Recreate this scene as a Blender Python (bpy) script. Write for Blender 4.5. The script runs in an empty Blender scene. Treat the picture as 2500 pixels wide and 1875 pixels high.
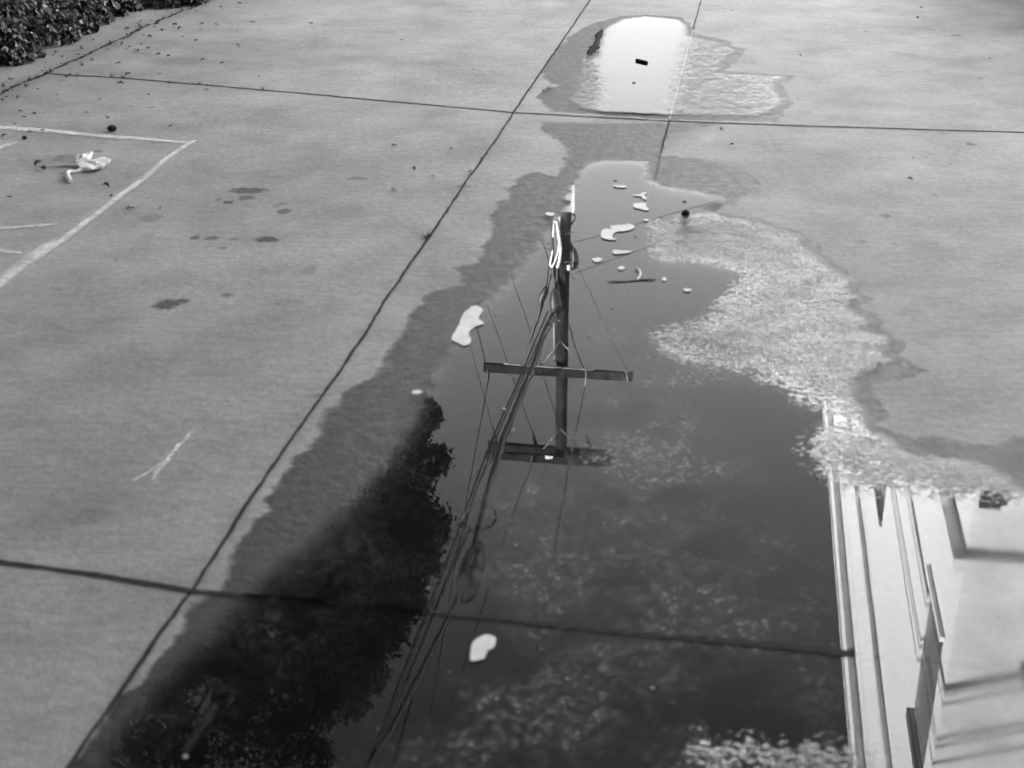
import bpy, bmesh, math, random
import numpy as np
from mathutils import Vector, Matrix
# Wet concrete lot with a large puddle. Metres; z = 0 is the concrete. All grey: the photograph is black and white.
D = {
'wet_main': [[0.137,6.598],[0.159,6.378],[0.229,6.234],[0.238,6.064],[0.231,5.846],[0.183,5.695],[0.116,5.763],[0.037,5.722],[-0.002,5.576],[-0.011,5.419],[-0.051,5.328],[-0.068,5.21],[-0.08,4.989],[-0.102,4.783],[-0.124,4.647],[-0.172,4.615],[-0.203,4.601],[-0.186,4.555],[-0.165,4.5],[-0.166,4.43],[-0.264,4.369],[-0.292,4.306],[-0.325,4.126],[-0.361,3.923],[-0.366,3.768],[-0.41,3.677],[-0.472,3.577],[-0.515,3.444],[-0.524,3.319],[-0.543,3.227],[-0.566,3.139],[-0.583,3.054],[-0.597,2.962],[-0.575,2.928],[-0.615,2.867],[-0.63,2.8],[-0.637,2.72],[-0.644,2.643],[-0.632,2.587],[-0.664,2.537],[-0.685,2.516],[-0.693,2.447],[-0.698,2.365],[-0.723,2.318],[-0.733,2.265],[-0.76,2.214],[-0.771,2.13],[-0.787,2.076],[-0.804,2.001],[-0.823,1.835],[1.097,1.835],[1.651,3.163],[1.358,3.308],[1.331,3.308],[1.3,3.276],[1.246,3.271],[1.189,3.276],[1.123,3.303],[1.064,3.303],[1.002,3.349],[0.988,3.393],[1.038,3.45],[1.025,3.535],[1.017,3.605],[1.031,3.645],[1.123,3.674],[1.213,3.735],[1.194,3.771],[1.159,3.842],[1.204,3.948],[1.176,4.009],[1.148,4.043],[1.182,4.107],[1.172,4.173],[1.123,4.233],[1.184,4.302],[1.168,4.382],[1.2,4.447],[1.177,4.505],[1.152,4.61],[1.129,4.671],[1.108,4.773],[1.094,4.925],[1.05,5.005],[0.989,5.086],[0.925,5.148],[0.853,5.182],[0.806,5.233],[0.858,5.316],[0.919,5.419],[1.022,5.481],[1.023,5.609],[0.996,5.743],[0.907,5.882],[0.838,5.968],[0.739,5.99],[0.661,6.02],[0.728,6.378],[0.808,6.42],[0.927,6.512],[1.0,6.564]],
'wet_far': [[0.409,8.836],[0.534,9.125],[0.722,9.333],[0.882,9.399],[1.094,9.301],[1.131,9.094],[1.129,8.85],[1.124,8.733],[1.307,8.535],[1.299,8.398],[1.376,8.291],[1.257,7.937],[1.178,7.723],[1.3,7.654],[1.545,7.598],[1.443,7.433],[1.41,7.284],[1.41,7.161],[1.398,6.964],[1.334,6.814],[1.279,6.651],[1.14,6.616],[0.757,6.642],[0.191,6.814],[0.172,6.955],[0.123,7.101],[0.178,7.243],[0.236,7.347],[0.17,7.564],[0.2,7.986],[0.263,8.252],[0.334,8.576]],
'water_main': [[0.313,5.903],[0.391,5.946],[0.611,5.918],[0.596,5.629],[0.636,5.564],[0.742,5.5],[0.844,5.419],[0.863,5.352],[0.829,5.31],[0.775,5.239],[0.845,5.125],[0.978,5.021],[1.038,4.936],[1.068,4.833],[1.091,4.685],[1.109,4.545],[1.136,4.412],[1.11,4.225],[1.116,4.088],[1.121,3.923],[1.118,3.768],[1.006,3.664],[0.98,3.547],[0.979,3.43],[0.975,3.36],[1.018,3.292],[1.046,3.201],[1.11,3.204],[1.191,3.188],[1.229,3.126],[1.261,3.066],[1.268,3.038],[1.508,2.821],[1.097,1.835],[-0.823,1.835],[-0.779,2.001],[-0.756,2.157],[-0.716,2.288],[-0.659,2.414],[-0.607,2.551],[-0.532,2.72],[-0.466,2.863],[-0.397,3.042],[-0.331,3.214],[-0.286,3.43],[-0.253,3.639],[-0.239,3.735],[-0.175,4.043],[-0.1,4.278],[-0.01,4.536],[0.101,4.925],[0.178,5.222],[0.209,5.45],[0.262,5.743]],
'water_far': [[0.569,8.91],[0.713,9.22],[0.873,9.301],[1.077,9.204],[1.112,9.032],[1.108,8.791],[1.091,8.647],[1.255,8.438],[1.322,8.239],[1.213,7.937],[1.135,7.654],[1.289,7.587],[1.495,7.542],[1.41,7.411],[1.381,7.243],[1.384,7.121],[1.375,6.964],[1.289,6.777],[1.194,6.678],[0.763,6.704],[0.439,6.759],[0.307,6.851],[0.266,7.003],[0.325,7.305],[0.368,7.746],[0.397,8.11],[0.481,8.438],[0.538,8.719]],
'film': [[[0.567,5.053],[0.696,5.109],[0.849,5.153],[1.028,4.989],[1.128,4.638],[1.171,4.327],[1.143,4.013],[1.212,3.735],[1.029,3.645],[1.004,3.43],[1.062,3.266],[1.523,3.139],[1.442,2.928],[1.251,2.984],[1.089,3.019],[0.972,3.054],[0.86,3.066],[0.817,3.139],[0.796,3.201],[0.824,3.261],[0.888,3.306],[0.94,3.36],[0.938,3.416],[0.889,3.488],[0.809,3.608],[0.724,3.735],[0.62,3.768],[0.518,3.836],[0.477,3.977],[0.617,4.069],[0.751,4.286],[0.85,4.523],[0.739,4.647],[0.55,4.705]],[[1.102,8.791],[1.365,8.438],[1.351,7.986],[1.178,7.689],[1.574,7.632],[1.317,6.616],[0.741,6.616],[0.997,8.11]],[[0.136,7.632],[0.45,8.371],[0.565,8.94],[0.483,8.213],[0.426,7.888],[0.445,7.284],[0.4,6.722],[0.169,6.814]],[[0.641,6.064],[0.836,5.954],[1.078,5.709],[0.988,5.388],[0.819,5.512],[0.601,5.602]],[[0.343,2.116],[0.39,2.076],[0.461,2.089],[0.508,2.063],[0.578,2.07],[0.628,2.025],[0.628,1.95],[0.283,1.95]]],
'scum': [[[[0.253,4.069],[0.43,4.088],[0.648,3.977],[0.797,3.687],[0.651,3.608],[0.489,3.577],[0.425,3.459],[0.555,3.292],[0.571,3.066],[0.434,2.885],[0.326,2.906],[0.165,3.042],[0.151,3.266],[0.213,3.547],[0.371,3.735],[0.269,3.836]],1.5],[[[0.344,2.643],[0.388,2.671],[0.467,2.643],[0.551,2.652],[0.556,2.587],[0.515,2.551],[0.414,2.547],[0.337,2.578]],1.6],[[[-0.101,3.139],[0.171,3.163],[0.45,3.019],[0.632,2.76],[0.691,2.533],[0.556,2.334],[0.265,2.214],[-0.006,2.334],[-0.108,2.624]],0.62],[[[-0.149,2.398],[0.65,2.334],[0.603,1.95],[-0.334,1.95]],0.5],[[[0.327,2.13],[0.392,2.089],[0.463,2.103],[0.545,2.076],[0.636,2.025],[0.622,1.892],[0.236,1.892]],0.8],[[[0.302,4.685],[0.482,4.685],[0.521,4.412],[0.297,4.327]],0.25],[[[-0.594,2.842],[-0.395,3.019],[-0.274,2.928],[-0.255,2.533],[-0.384,2.365],[-0.601,2.05],[-0.735,2.076],[-0.617,2.398]],0.2]],
'soft': [[[[0.131,6.616],[1.0,6.564],[0.889,6.378],[0.686,6.064],[0.651,5.918],[0.291,5.954],[0.229,6.234],[0.18,6.378]],0.62],[[[0.638,5.99],[0.91,5.903],[1.073,5.675],[1.012,5.419],[0.9,5.419],[0.755,5.609],[0.601,5.602]],0.8]],
'stains': [[-1.074,5.502,0.087,0.04,0.0,0.9],[-1.065,5.406,0.039,0.031,0.0,0.7],[-1.175,5.384,0.016,0.014,0.0,0.6],[-1.127,5.347,0.025,0.021,-0.738,0.9],[-0.889,5.231,0.03,0.033,0.0,0.8],[-0.908,5.33,0.021,0.017,0.0,0.5],[-0.933,5.293,0.015,0.012,0.0,0.4],[-1.168,4.916,0.022,0.021,0.0,0.85],[-1.105,4.916,0.033,0.019,0.223,0.7],[-1.026,4.898,0.026,0.01,0.0,0.5],[-0.901,4.897,0.054,0.032,-0.27,0.95],[-1.048,4.802,0.019,0.016,0.0,0.6],[-1.109,4.816,0.021,0.01,0.0,0.3],[-1.125,4.253,0.052,0.041,0.873,1.0],[-1.082,4.287,0.025,0.024,0.233,0.95],[-0.944,4.34,0.026,0.019,0.0,0.7],[-1.388,5.151,0.05,0.049,-0.159,0.35],[-1.847,6.093,0.028,0.018,0.387,0.6],[-1.792,6.884,0.029,0.019,0.0,0.5],[-1.55,6.755,0.019,0.021,0.0,0.25],[-1.607,5.684,0.011,0.01,0.0,0.4],[-1.399,4.672,0.01,0.01,0.0,0.6],[-1.517,4.385,0.013,0.01,0.0,0.6],[-1.346,4.942,0.022,0.012,0.0,0.25],[-1.493,5.264,0.041,0.025,0.0,0.25],[-1.953,5.978,0.066,0.054,-0.155,0.45],[-1.881,5.751,0.038,0.024,0.0,0.6],[-0.958,5.596,0.016,0.018,0.0,0.3],[2.73,8.706,0.041,0.034,0.0,0.5],[2.52,7.531,0.018,0.033,0.0,0.45],[2.075,6.207,0.029,0.026,-0.262,0.6],[1.44,5.173,0.026,0.023,-0.512,0.6],[1.704,5.438,0.02,0.01,0.0,0.4],[1.476,9.555,0.018,0.022,0.0,0.5],[2.201,8.823,0.018,0.019,0.0,0.4],[2.254,8.171,0.093,0.051,-0.718,0.15],[0.878,5.322,0.019,0.023,0.538,0.4],[1.284,4.875,0.019,0.025,0.0,0.35],[1.397,4.851,0.016,0.017,0.0,0.4],[1.263,6.64,0.014,0.037,0.0,0.5],[0.984,6.448,0.01,0.011,0.0,0.6],[1.998,6.4,0.021,0.016,0.0,0.3],[1.512,5.813,0.01,0.01,0.0,0.5],[2.545,7.932,0.208,0.186,-0.588,0.12],[1.889,5.903,0.16,0.072,0.0,0.08],[-0.651,5.67,0.051,0.021,0.0,0.55],[-0.704,4.577,0.028,0.05,0.0,0.3],[-0.2,5.56,0.032,0.02,0.0,0.5],[-0.737,4.266,0.054,0.037,0.0,0.12],[-1.009,2.886,0.051,0.04,0.853,0.25],[-0.552,3.563,0.02,0.014,0.207,0.45],[-0.16,4.606,0.029,0.025,0.0,0.5],[-1.126,6.291,0.131,0.08,0.0,0.15],[-1.923,7.952,0.174,0.101,0.0,0.2],[1.108,4.126,0.104,0.053,0.0,0.12]],
'silt': [[0.99,2.863],[1.064,2.973],[1.346,2.973],[0.981,1.95],[0.726,1.95],[0.765,2.13],[0.874,2.365]],
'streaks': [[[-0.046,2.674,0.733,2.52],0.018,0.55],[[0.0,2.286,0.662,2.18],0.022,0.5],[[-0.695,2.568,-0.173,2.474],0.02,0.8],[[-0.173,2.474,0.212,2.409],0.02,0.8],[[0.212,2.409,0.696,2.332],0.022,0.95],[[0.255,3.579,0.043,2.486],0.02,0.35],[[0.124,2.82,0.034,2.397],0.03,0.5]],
'joint_T1': [[-2.531,7.64],[-2.399,7.6],[-2.086,7.531],[-1.651,7.377],[-1.166,7.211],[-0.557,6.991],[0.008,6.783],[0.387,6.695],[0.758,6.617],[1.263,6.54],[2.384,6.406],[3.284,6.291]],
'joint_T2': [[-1.461,2.766],[-1.155,2.694],[-0.907,2.632],[-0.697,2.578],[-0.373,2.52],[0.043,2.441],[0.693,2.339],[1.097,2.276]],
'joint_A': [[2.503,21.779],[0.543,9.94],[0.222,8.04],[0.008,6.783],[-0.082,6.22],[-0.2,5.56],[-0.305,4.915],[-0.41,4.31],[-0.449,4.045],[-0.498,3.747],[-0.58,3.296],[-0.642,2.946],[-0.685,2.653],[-0.692,2.596],[-0.728,2.415],[-0.762,2.217],[-0.802,2.001],[-0.842,1.792]],
'joint_B': [[3.273,21.779],[1.314,9.94],[1.13,8.858],[0.756,6.64],[0.653,6.018],[0.589,5.6],[0.426,4.613],[0.262,3.627],[0.099,2.64],[-0.064,1.654],[-0.228,0.667]],
'crack': [[-2.749,6.414],[-2.689,6.755],[-2.623,7.129],[-2.62,7.242],[-2.602,7.374],[-2.573,7.48],[-2.55,7.542],[-2.529,7.636],[-2.499,7.848],[-2.459,8.018],[-2.443,8.177],[-2.398,8.435],[-2.355,8.73],[-2.324,8.937],[-2.277,9.087],[-2.229,9.356],[-2.142,9.64],[-2.114,9.94],[-1.994,10.538]],
'hedge_edge': [[-3.024,6.964],[-2.926,7.419],[-2.866,7.864],[-2.834,7.966],[-2.788,8.123],[-2.74,8.416],[-2.707,8.65],[-2.676,8.853],[-2.663,9.044],[-2.668,9.31],[-2.636,9.449],[-2.562,9.568],[-2.416,9.689],[-2.246,9.714],[-2.178,9.813],[-2.119,9.966],[-2.038,10.258],[-1.977,10.713]],
'paint': [[[[-2.742,6.556],[-2.41,6.485],[-2.178,6.426],[-1.915,6.345],[-1.704,6.289],[-1.476,6.222],[-1.432,6.207]],[0.03522282242239355,0.03522282242239355,0.02935235201866129,0.027004163857168393,0.02935235201866129,0.01526322304970387,0.012915034888210969]],[[[-1.442,6.256],[-1.46,6.201],[-1.504,5.978],[-1.532,5.666],[-1.581,5.389],[-1.623,5.058],[-1.646,4.865],[-1.671,4.823],[-1.689,4.726],[-1.712,4.58],[-1.725,4.417],[-1.766,4.163]],[0.013503691295004845,0.01980541389934044,0.017104675640339472,0.01980541389934044,0.01980541389934044,0.0207056599856741,0.0207056599856741,0.03600984345334625,0.03600984345334625,0.029708120849010658,0.025206890417342375,0.025206890417342375]],[[[-2.363,5.999],[-2.294,6.136],[-2.277,6.19],[-2.248,6.238]],[0.025196333936382223,0.025196333936382223,0.025196333936382223,0.013743454874390302]],[[[-2.063,4.997],[-1.922,5.012],[-1.809,5.039],[-1.724,5.065]],[0.012121837740840143,0.012121837740840143,0.013986735854815552,0.012121837740840143]],[[[-1.996,4.809],[-1.842,4.77],[-1.792,4.746],[-1.756,4.742]],[0.01141679034575614,0.010538575703774901,0.008782146419812417,0.0035128585679249672]]],
'scrape': [[[-0.853,3.361],[-0.869,3.259],[-0.891,3.164],[-0.9,3.088],[-0.897,3.046]],[[-0.891,3.164],[-0.918,3.099],[-0.947,3.06]]],
'scraps': [[[-0.185,3.951],[-0.166,4.063],[-0.155,4.149],[-0.128,4.212],[-0.107,4.212],[-0.094,4.174],[-0.107,4.112],[-0.088,4.069],[-0.115,4.045],[-0.134,3.992],[-0.125,3.946],[-0.13,3.906],[-0.147,3.895],[-0.166,3.917]],[[0.329,4.896],[0.333,4.963],[0.35,4.988],[0.373,4.993],[0.369,5.023],[0.409,5.035],[0.443,5.045],[0.46,5.023],[0.45,4.988],[0.421,4.966],[0.393,4.959],[0.374,4.929],[0.371,4.888],[0.382,4.866],[0.354,4.866]],[[0.478,5.294],[0.504,5.307],[0.527,5.299],[0.525,5.266],[0.533,5.219],[0.514,5.213],[0.498,5.232],[0.478,5.243]],[[0.482,5.404],[0.513,5.419],[0.527,5.439],[0.542,5.439],[0.531,5.407],[0.534,5.353],[0.52,5.361],[0.514,5.388]],[[0.358,4.743],[0.373,4.754],[0.399,4.748],[0.426,4.743],[0.414,4.724],[0.387,4.717],[0.365,4.712]],[[0.413,5.536],[0.438,5.54],[0.467,5.53],[0.46,5.511],[0.43,5.513]],[[0.283,4.658],[0.3,4.673],[0.317,4.661],[0.311,4.64],[0.297,4.628],[0.286,4.64]],[[0.499,5.092],[0.51,5.105],[0.521,5.094],[0.511,5.08]],[[0.368,4.572],[0.38,4.589],[0.391,4.572],[0.38,4.551],[0.37,4.554]],[[0.57,4.364],[0.585,4.373],[0.598,4.364],[0.587,4.346],[0.575,4.346]],[[0.509,4.461],[0.519,4.479],[0.525,4.461],[0.515,4.443]],[[0.13,5.177],[0.145,5.184],[0.161,5.177],[0.162,5.155],[0.146,5.146],[0.132,5.159]],[[-0.083,2.341],[-0.081,2.369],[-0.067,2.391],[-0.046,2.397],[-0.033,2.387],[-0.038,2.355],[-0.05,2.341],[-0.058,2.316],[-0.082,2.308]],[[-0.283,3.563],[-0.275,3.576],[-0.259,3.574],[-0.254,3.563],[-0.262,3.552],[-0.276,3.552]]],
'flecks': [[-0.024,3.458,0.0074],[0.003,3.33,0.0056],[0.273,2.221,0.0055],[-0.182,2.573,0.0039],[-0.595,2.022,0.0062],[-0.53,6.179,0.0152],[-0.268,6.124,0.0132],[-0.331,5.688,0.0105],[-0.174,5.766,0.0124],[-0.479,5.509,0.0152],[-0.175,4.966,0.0046],[-0.19,5.134,0.0032],[0.428,5.617,0.0078],[0.189,4.016,0.0049],[0.236,3.973,0.0055],[0.322,4.206,0.0052],[0.455,4.91,0.006],[0.218,2.848,0.0044],[0.009,2.748,0.0042],[0.058,2.348,0.0032],[-0.03,2.189,0.004],[-0.075,2.053,0.0044],[0.148,4.092,0.0044],[0.764,3.077,0.0066],[0.462,3.41,0.0058],[0.515,3.099,0.0048],[0.524,3.084,0.0047],[-0.052,4.143,0.0038],[1.684,5.013,0.0069],[1.885,5.858,0.0072],[-0.775,3.33,0.0036],[0.86,5.11,0.0039],[0.122,2.086,0.0029],[0.319,2.006,0.0031],[-1.09,2.982,0.0027],[1.065,3.373,0.0041],[-1.524,4.126,0.0038],[0.646,7.396,0.0136]],
'twig': [[[0.321,4.438],[0.342,4.438],[0.388,4.442],[0.431,4.454],[0.473,4.458],[0.487,4.462]],[[0.425,4.454],[0.438,4.501],[0.438,4.541],[0.427,4.561]]],
'stick': [[-0.569,2.166],[-0.6,2.028]],
'butt': [[0.702,7.931],[0.757,7.867]],
'bark': [[0.563,8.832],[0.532,8.677],[0.518,8.528],[0.487,8.312],[0.45,8.151],[0.431,8.095]],  # outline of a reflected dark shape
'pebble': [[0.671,5.179],[-1.869,6.435],[-2.233,6.291]],
'bag': [[-1.792,5.827],[-1.855,5.915],[-1.838,5.754],[-1.869,5.717],[-1.826,5.6]],
'litter': [[-2.637,8.095],[-2.641,8.169],[-2.566,8.028],[-2.498,8.102],[-2.704,7.949],[-2.679,7.465],[-2.545,7.315],[-2.512,7.073],[-2.573,7.018],[-2.203,8.61],[-2.036,8.105],[-1.967,8.063],[-2.01,8.63],[-1.755,7.966],[-1.625,7.881],[-1.61,8.334],[-2.187,8.22],[-2.259,8.267],[-2.136,8.293],[-2.203,8.398],[-2.182,8.832],[-2.132,8.988],[-2.079,8.895],[-1.97,9.022],[-1.873,9.01],[-1.71,8.832],[-1.911,7.604],[-2.068,7.374],[-1.864,7.137],[-2.086,7.032],[-2.077,6.76],[-2.324,6.729],[-2.363,6.549],[-2.335,6.323],[-2.24,6.391],[-2.193,6.433],[-1.61,6.508],[-2.255,9.044],[-2.32,8.416],[-2.254,8.323],[-2.404,8.866],[-2.521,8.267],[-1.586,7.242],[-1.662,5.543],[-2.008,5.389],[-1.489,5.239],[-1.374,5.255],[-2.519,8.512],[-1.605,5.415],[-2.411,9.592],[-2.096,9.496],[-2.177,9.64],[-2.339,9.356],[-2.532,9.242],[-2.63,8.742],[-2.573,8.771],[-1.898,8.504],[-1.36,7.548],[-1.298,7.271],[-2.59,7.36],[-2.55,7.542],[-2.575,7.465],[-1.817,7.389],[-2.208,7.871],[-1.613,9.333],[-1.655,9.079],[-1.858,9.763],[-1.579,8.866],[-1.959,9.64],[-2.357,8.398],[-1.892,6.884],[-1.948,6.654],[-2.406,6.78],[-2.038,5.867],[-2.0,5.799],[-2.08,7.589]],
'litter_right': [[0.991,6.177],[0.978,6.448],[2.627,9.237],[2.716,7.998],[1.655,8.09],[2.75,9.61],[1.748,5.954],[1.654,5.639],[-0.214,7.721],[0.085,7.211],[-0.419,5.796],[0.681,5.329],[-0.667,8.528],[-1.628,8.383],[-1.277,9.046]],
'tufts': [[-2.531,7.64],[-2.525,7.68],[-2.399,7.6],[-2.351,7.58],[-2.161,7.551],[-2.095,7.531],[-1.653,7.387],[-1.302,7.266],[-2.55,7.541],[-2.576,7.463],[-2.403,7.846],[-2.38,7.974],[-2.401,8.455],[-2.364,8.703],[-2.352,8.964],[-2.262,9.255],[-2.673,7.33],[0.163,7.22],[0.192,7.266],[-0.325,4.905],[-0.303,4.928],[-2.238,9.385],[-2.205,9.549]],
'pole': [[[[-0.174,-0.16,6.625],[-0.188,-0.16,6.778],[-0.193,-0.16,6.957]],[0.0237,0.0237,0.0237],"pale"],[[[-0.196,-0.2,7.211],[-0.236,-0.2,7.451],[-0.236,-0.2,7.501],[-0.199,-0.2,7.532],[-0.136,-0.2,7.372],[-0.091,-0.2,7.23],[-0.085,-0.2,7.083]],[0.0178,0.0178,0.0178,0.0178,0.0178,0.0178,0.0178],"pale"],[[[-0.133,-0.18,6.624],[-0.1,-0.18,6.799],[-0.067,-0.18,7.064],[-0.051,-0.18,7.234],[-0.068,-0.18,7.416],[-0.1,-0.18,7.549]],[0.0296,0.0296,0.0296,0.0296,0.0296,0.0296],"pale"],[[[-0.083,-0.16,6.548],[-0.08,-0.16,6.716]],[0.0197,0.0197],"pale"],[[[-0.283,-0.16,6.575],[-0.259,-0.16,6.637],[-0.243,-0.16,6.733],[-0.239,-0.16,7.081],[-0.228,-0.16,7.301],[-0.283,-0.16,7.601],[-0.331,-0.16,8.004]],[0.0513,0.0316,0.0197,0.0197,0.0197,0.0217,0.0237],"black"],[[[-0.219,-0.16,6.796],[-0.207,-0.16,7.12],[-0.195,-0.16,7.447],[-0.176,-0.16,7.744],[-0.094,-0.16,7.964],[-0.075,-0.16,8.189]],[0.0197,0.0237,0.0237,0.0276,0.0316,0.0316],"black"],[[[-0.223,-0.16,7.713],[-0.269,-0.16,7.866],[-0.291,-0.16,8.001]],[0.0197,0.0197,0.0197],"black"],[[[-0.151,-0.14,7.452],[-0.146,-0.14,7.783],[-0.126,-0.14,8.116]],[0.0197,0.0197,0.0197],"black"],[[[-0.296,-0.3,7.923],[-0.318,-0.3,8.0],[-0.349,-0.3,8.085],[-0.388,-0.3,8.189],[-0.395,-0.3,8.29],[-0.41,-0.3,8.409],[-0.433,-0.3,8.504],[-0.471,-0.3,8.643],[-0.526,-0.3,8.766],[-0.573,-0.3,8.95],[-0.645,-0.3,9.111]],[0.0474,0.071,0.075,0.0671,0.0552,0.0355,0.0276,0.0316,0.0355,0.0276,0.0158],"black"],[[[-0.12,-0.32,7.929],[-0.127,-0.32,8.013],[-0.117,-0.32,8.13],[-0.099,-0.32,8.28],[-0.105,-0.32,8.423],[-0.152,-0.32,8.503]],[0.0395,0.071,0.1065,0.1263,0.0947,0.071],"black"],[[[0.089,0.02,7.084],[0.146,0.02,7.211],[0.187,0.02,7.324],[0.205,0.02,7.471],[0.184,0.02,7.589],[0.146,0.02,7.657]],[0.0237,0.0395,0.071,0.0789,0.0671,0.0237],"black"],[[[0.065,0.0,6.495],[0.097,0.0,6.518],[0.159,0.0,6.547],[0.192,0.0,6.625],[0.162,0.0,6.691],[0.101,0.0,6.775]],[0.0178,0.0178,0.0178,0.0178,0.0178,0.0178],"black"],[[[0.086,0.0,6.776],[0.089,0.0,6.971],[0.115,0.0,7.116],[0.155,0.0,7.187]],[0.0178,0.0178,0.0178,0.0178],"black"],[[[-0.164,-0.05,8.613],[-0.16,-0.05,8.922],[-0.155,-0.05,9.27],[-0.16,-0.05,9.551]],[0.0276,0.0276,0.0237,0.0197],"pale"],[[[0.123,-0.1,6.404],[0.183,-0.1,6.354]],[0.0079,0.0079],"black"],[[[0.084,-0.1,6.856],[0.177,-0.1,6.859]],[0.0079,0.0079],"black"],[[[0.138,-0.1,7.705],[0.203,-0.1,7.793]],[0.0079,0.0079],"black"],[[[-0.403,-0.1,7.144],[-0.247,-0.1,7.11]],[0.0079,0.0079],"black"],[[[-0.418,-0.1,7.21],[-0.222,-0.1,7.248]],[0.0079,0.0079],"black"],[[[-0.014,-0.16,9.074],[-0.204,-0.16,9.331],[-0.395,-0.16,9.608]],[0.0158,0.0158,0.0158],"steel"],[[[-0.014,-0.16,9.074],[0.215,-0.16,9.336],[0.446,-0.16,9.608]],[0.0158,0.0158,0.0158],"steel"],[[[0.006,-0.16,10.999],[-0.165,-0.16,11.216],[-0.337,-0.16,11.463]],[0.0158,0.0158,0.0158],"steel"],[[[0.006,-0.16,10.999],[0.216,-0.16,11.203],[0.436,-0.16,11.425]],[0.0158,0.0158,0.0158],"steel"],[[[-1.136,-0.22,9.601],[-0.403,-0.22,9.608],[0.268,-0.22,9.612],[0.646,-0.22,9.627]],[0.0217,0.0217,0.0217,0.0217],"pale"]],
'ins': [[[[-1.438,-0.25,9.734],[-1.446,-0.25,9.832],[-1.455,-0.25,9.948],[-1.478,-0.25,10.129]],[0.0158,0.0316,0.0276,0.0158],"black"],[[[0.497,-0.25,9.616],[0.499,-0.25,9.73],[0.502,-0.25,9.836],[0.488,-0.25,9.961]],[0.0079,0.0158,0.0237,0.0118],"grey_conduit"],[[[1.278,-0.25,9.558],[1.298,-0.25,9.67],[1.327,-0.25,9.808]],[0.0079,0.0158,0.0197],"grey_conduit"],[[[-1.461,0.2,11.24],[-1.433,0.2,11.355],[-1.383,0.2,11.53],[-1.358,0.2,11.652]],[0.0118,0.0316,0.0395,0.0395],"black"],[[[-0.644,0.2,11.233],[-0.601,0.2,11.389],[-0.549,0.2,11.554],[-0.522,0.2,11.694]],[0.0118,0.0316,0.0395,0.0395],"black"],[[[0.46,0.2,11.198],[0.491,0.2,11.325],[0.528,0.2,11.463]],[0.0118,0.0276,0.0276],"black"],[[[0.556,0.2,11.414],[0.588,0.2,11.523],[0.615,0.2,11.596]],[0.0197,0.0316,0.0316],"black"],[[[-1.363,-0.3,11.619],[-1.397,-0.3,11.716],[-1.432,-0.3,11.832]],[0.0237,0.0395,0.0237],"black"],[[[-0.541,-0.3,11.548],[-0.549,-0.3,11.661],[-0.565,-0.3,11.774]],[0.0237,0.0316,0.0197],"black"],[[[0.595,-0.3,11.505],[0.58,-0.3,11.581],[0.566,-0.3,11.675]],[0.0237,0.0316,0.0197],"black"]],
'arms': [[[-1.542,-0.2,9.71],[1.407,-0.2,9.72]],[[-1.538,0.2,11.667],[1.068,0.2,11.67]],[[-1.516,-0.2,11.666],[1.025,-0.2,11.65]]],
'panel': [[-0.102,-0.2,5.888],[0.166,-0.2,6.402]],
'tag': [[-0.287,-0.27,11.551],[-0.128,-0.27,11.63]],
'tag2': [[0.074,-0.05,7.512],[0.114,-0.05,7.592]],
'wires': [["near",[[-0.505,25.221,10.153],[-0.646,22.527,10.11],[-0.78,19.964,9.942],[-0.893,17.823,9.9]],0.01],["near",[[0.694,25.023,8.466],[0.281,22.529,8.323],[-0.066,20.431,8.21],[-0.391,18.471,8.121],[-0.64,16.966,8.161],[-0.901,15.39,8.191]],0.015],["near",[[0.749,25.013,8.522],[0.347,22.58,8.322],[-0.02,20.366,8.179],[-0.33,18.492,8.132],[-0.582,16.968,8.129],[-0.827,15.492,8.257]],0.012],["near",[[1.439,24.899,9.984],[1.177,22.752,9.833],[0.951,20.894,9.684],[0.801,19.663,9.721],[0.585,17.893,9.8]],0.01],["near",[[-0.483,25.116,11.833],[-0.722,23.673,11.74],[-0.927,22.431,11.731]],0.009],["near",[[0.389,24.972,11.774],[0.293,24.388,11.773],[0.093,23.186,11.641]],0.009],["far",[[0.512,25.458,11.59],[0.399,26.463,11.733],[-0.246,32.217,12.352],[-0.681,36.092,12.804]],0.009],["far",[[0.909,25.291,10.953],[0.663,27.486,10.895],[0.431,29.549,10.84],[-0.042,33.77,10.932],[-0.397,36.938,11.005]],0.009],["far",[[-0.52,25.325,9.7],[-0.734,27.233,9.754],[-1.026,29.836,9.788]],0.011],["far",[[1.396,25.008,9.619],[1.285,25.999,9.649],[1.17,27.022,9.49],[1.056,28.042,9.379]],0.011],["far",[[0.842,25.302,7.773],[0.733,26.278,7.87],[0.556,27.853,7.853]],0.009],["far",[[-0.403,25.61,11.262],[-0.981,30.765,11.718],[-1.414,34.629,12.099]],0.007],["side",[[1.155,25.149,7.105],[1.642,25.068,6.939],[2.369,24.948,6.664],[2.96,24.85,6.441]],0.006],["side",[[1.189,25.143,7.722],[1.938,25.019,7.387],[2.538,24.92,7.106]],0.006],["side",[[1.241,25.135,7.569],[1.558,25.082,8.202],[1.782,25.045,8.697],[2.245,24.969,9.671]],0.006]],
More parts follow.
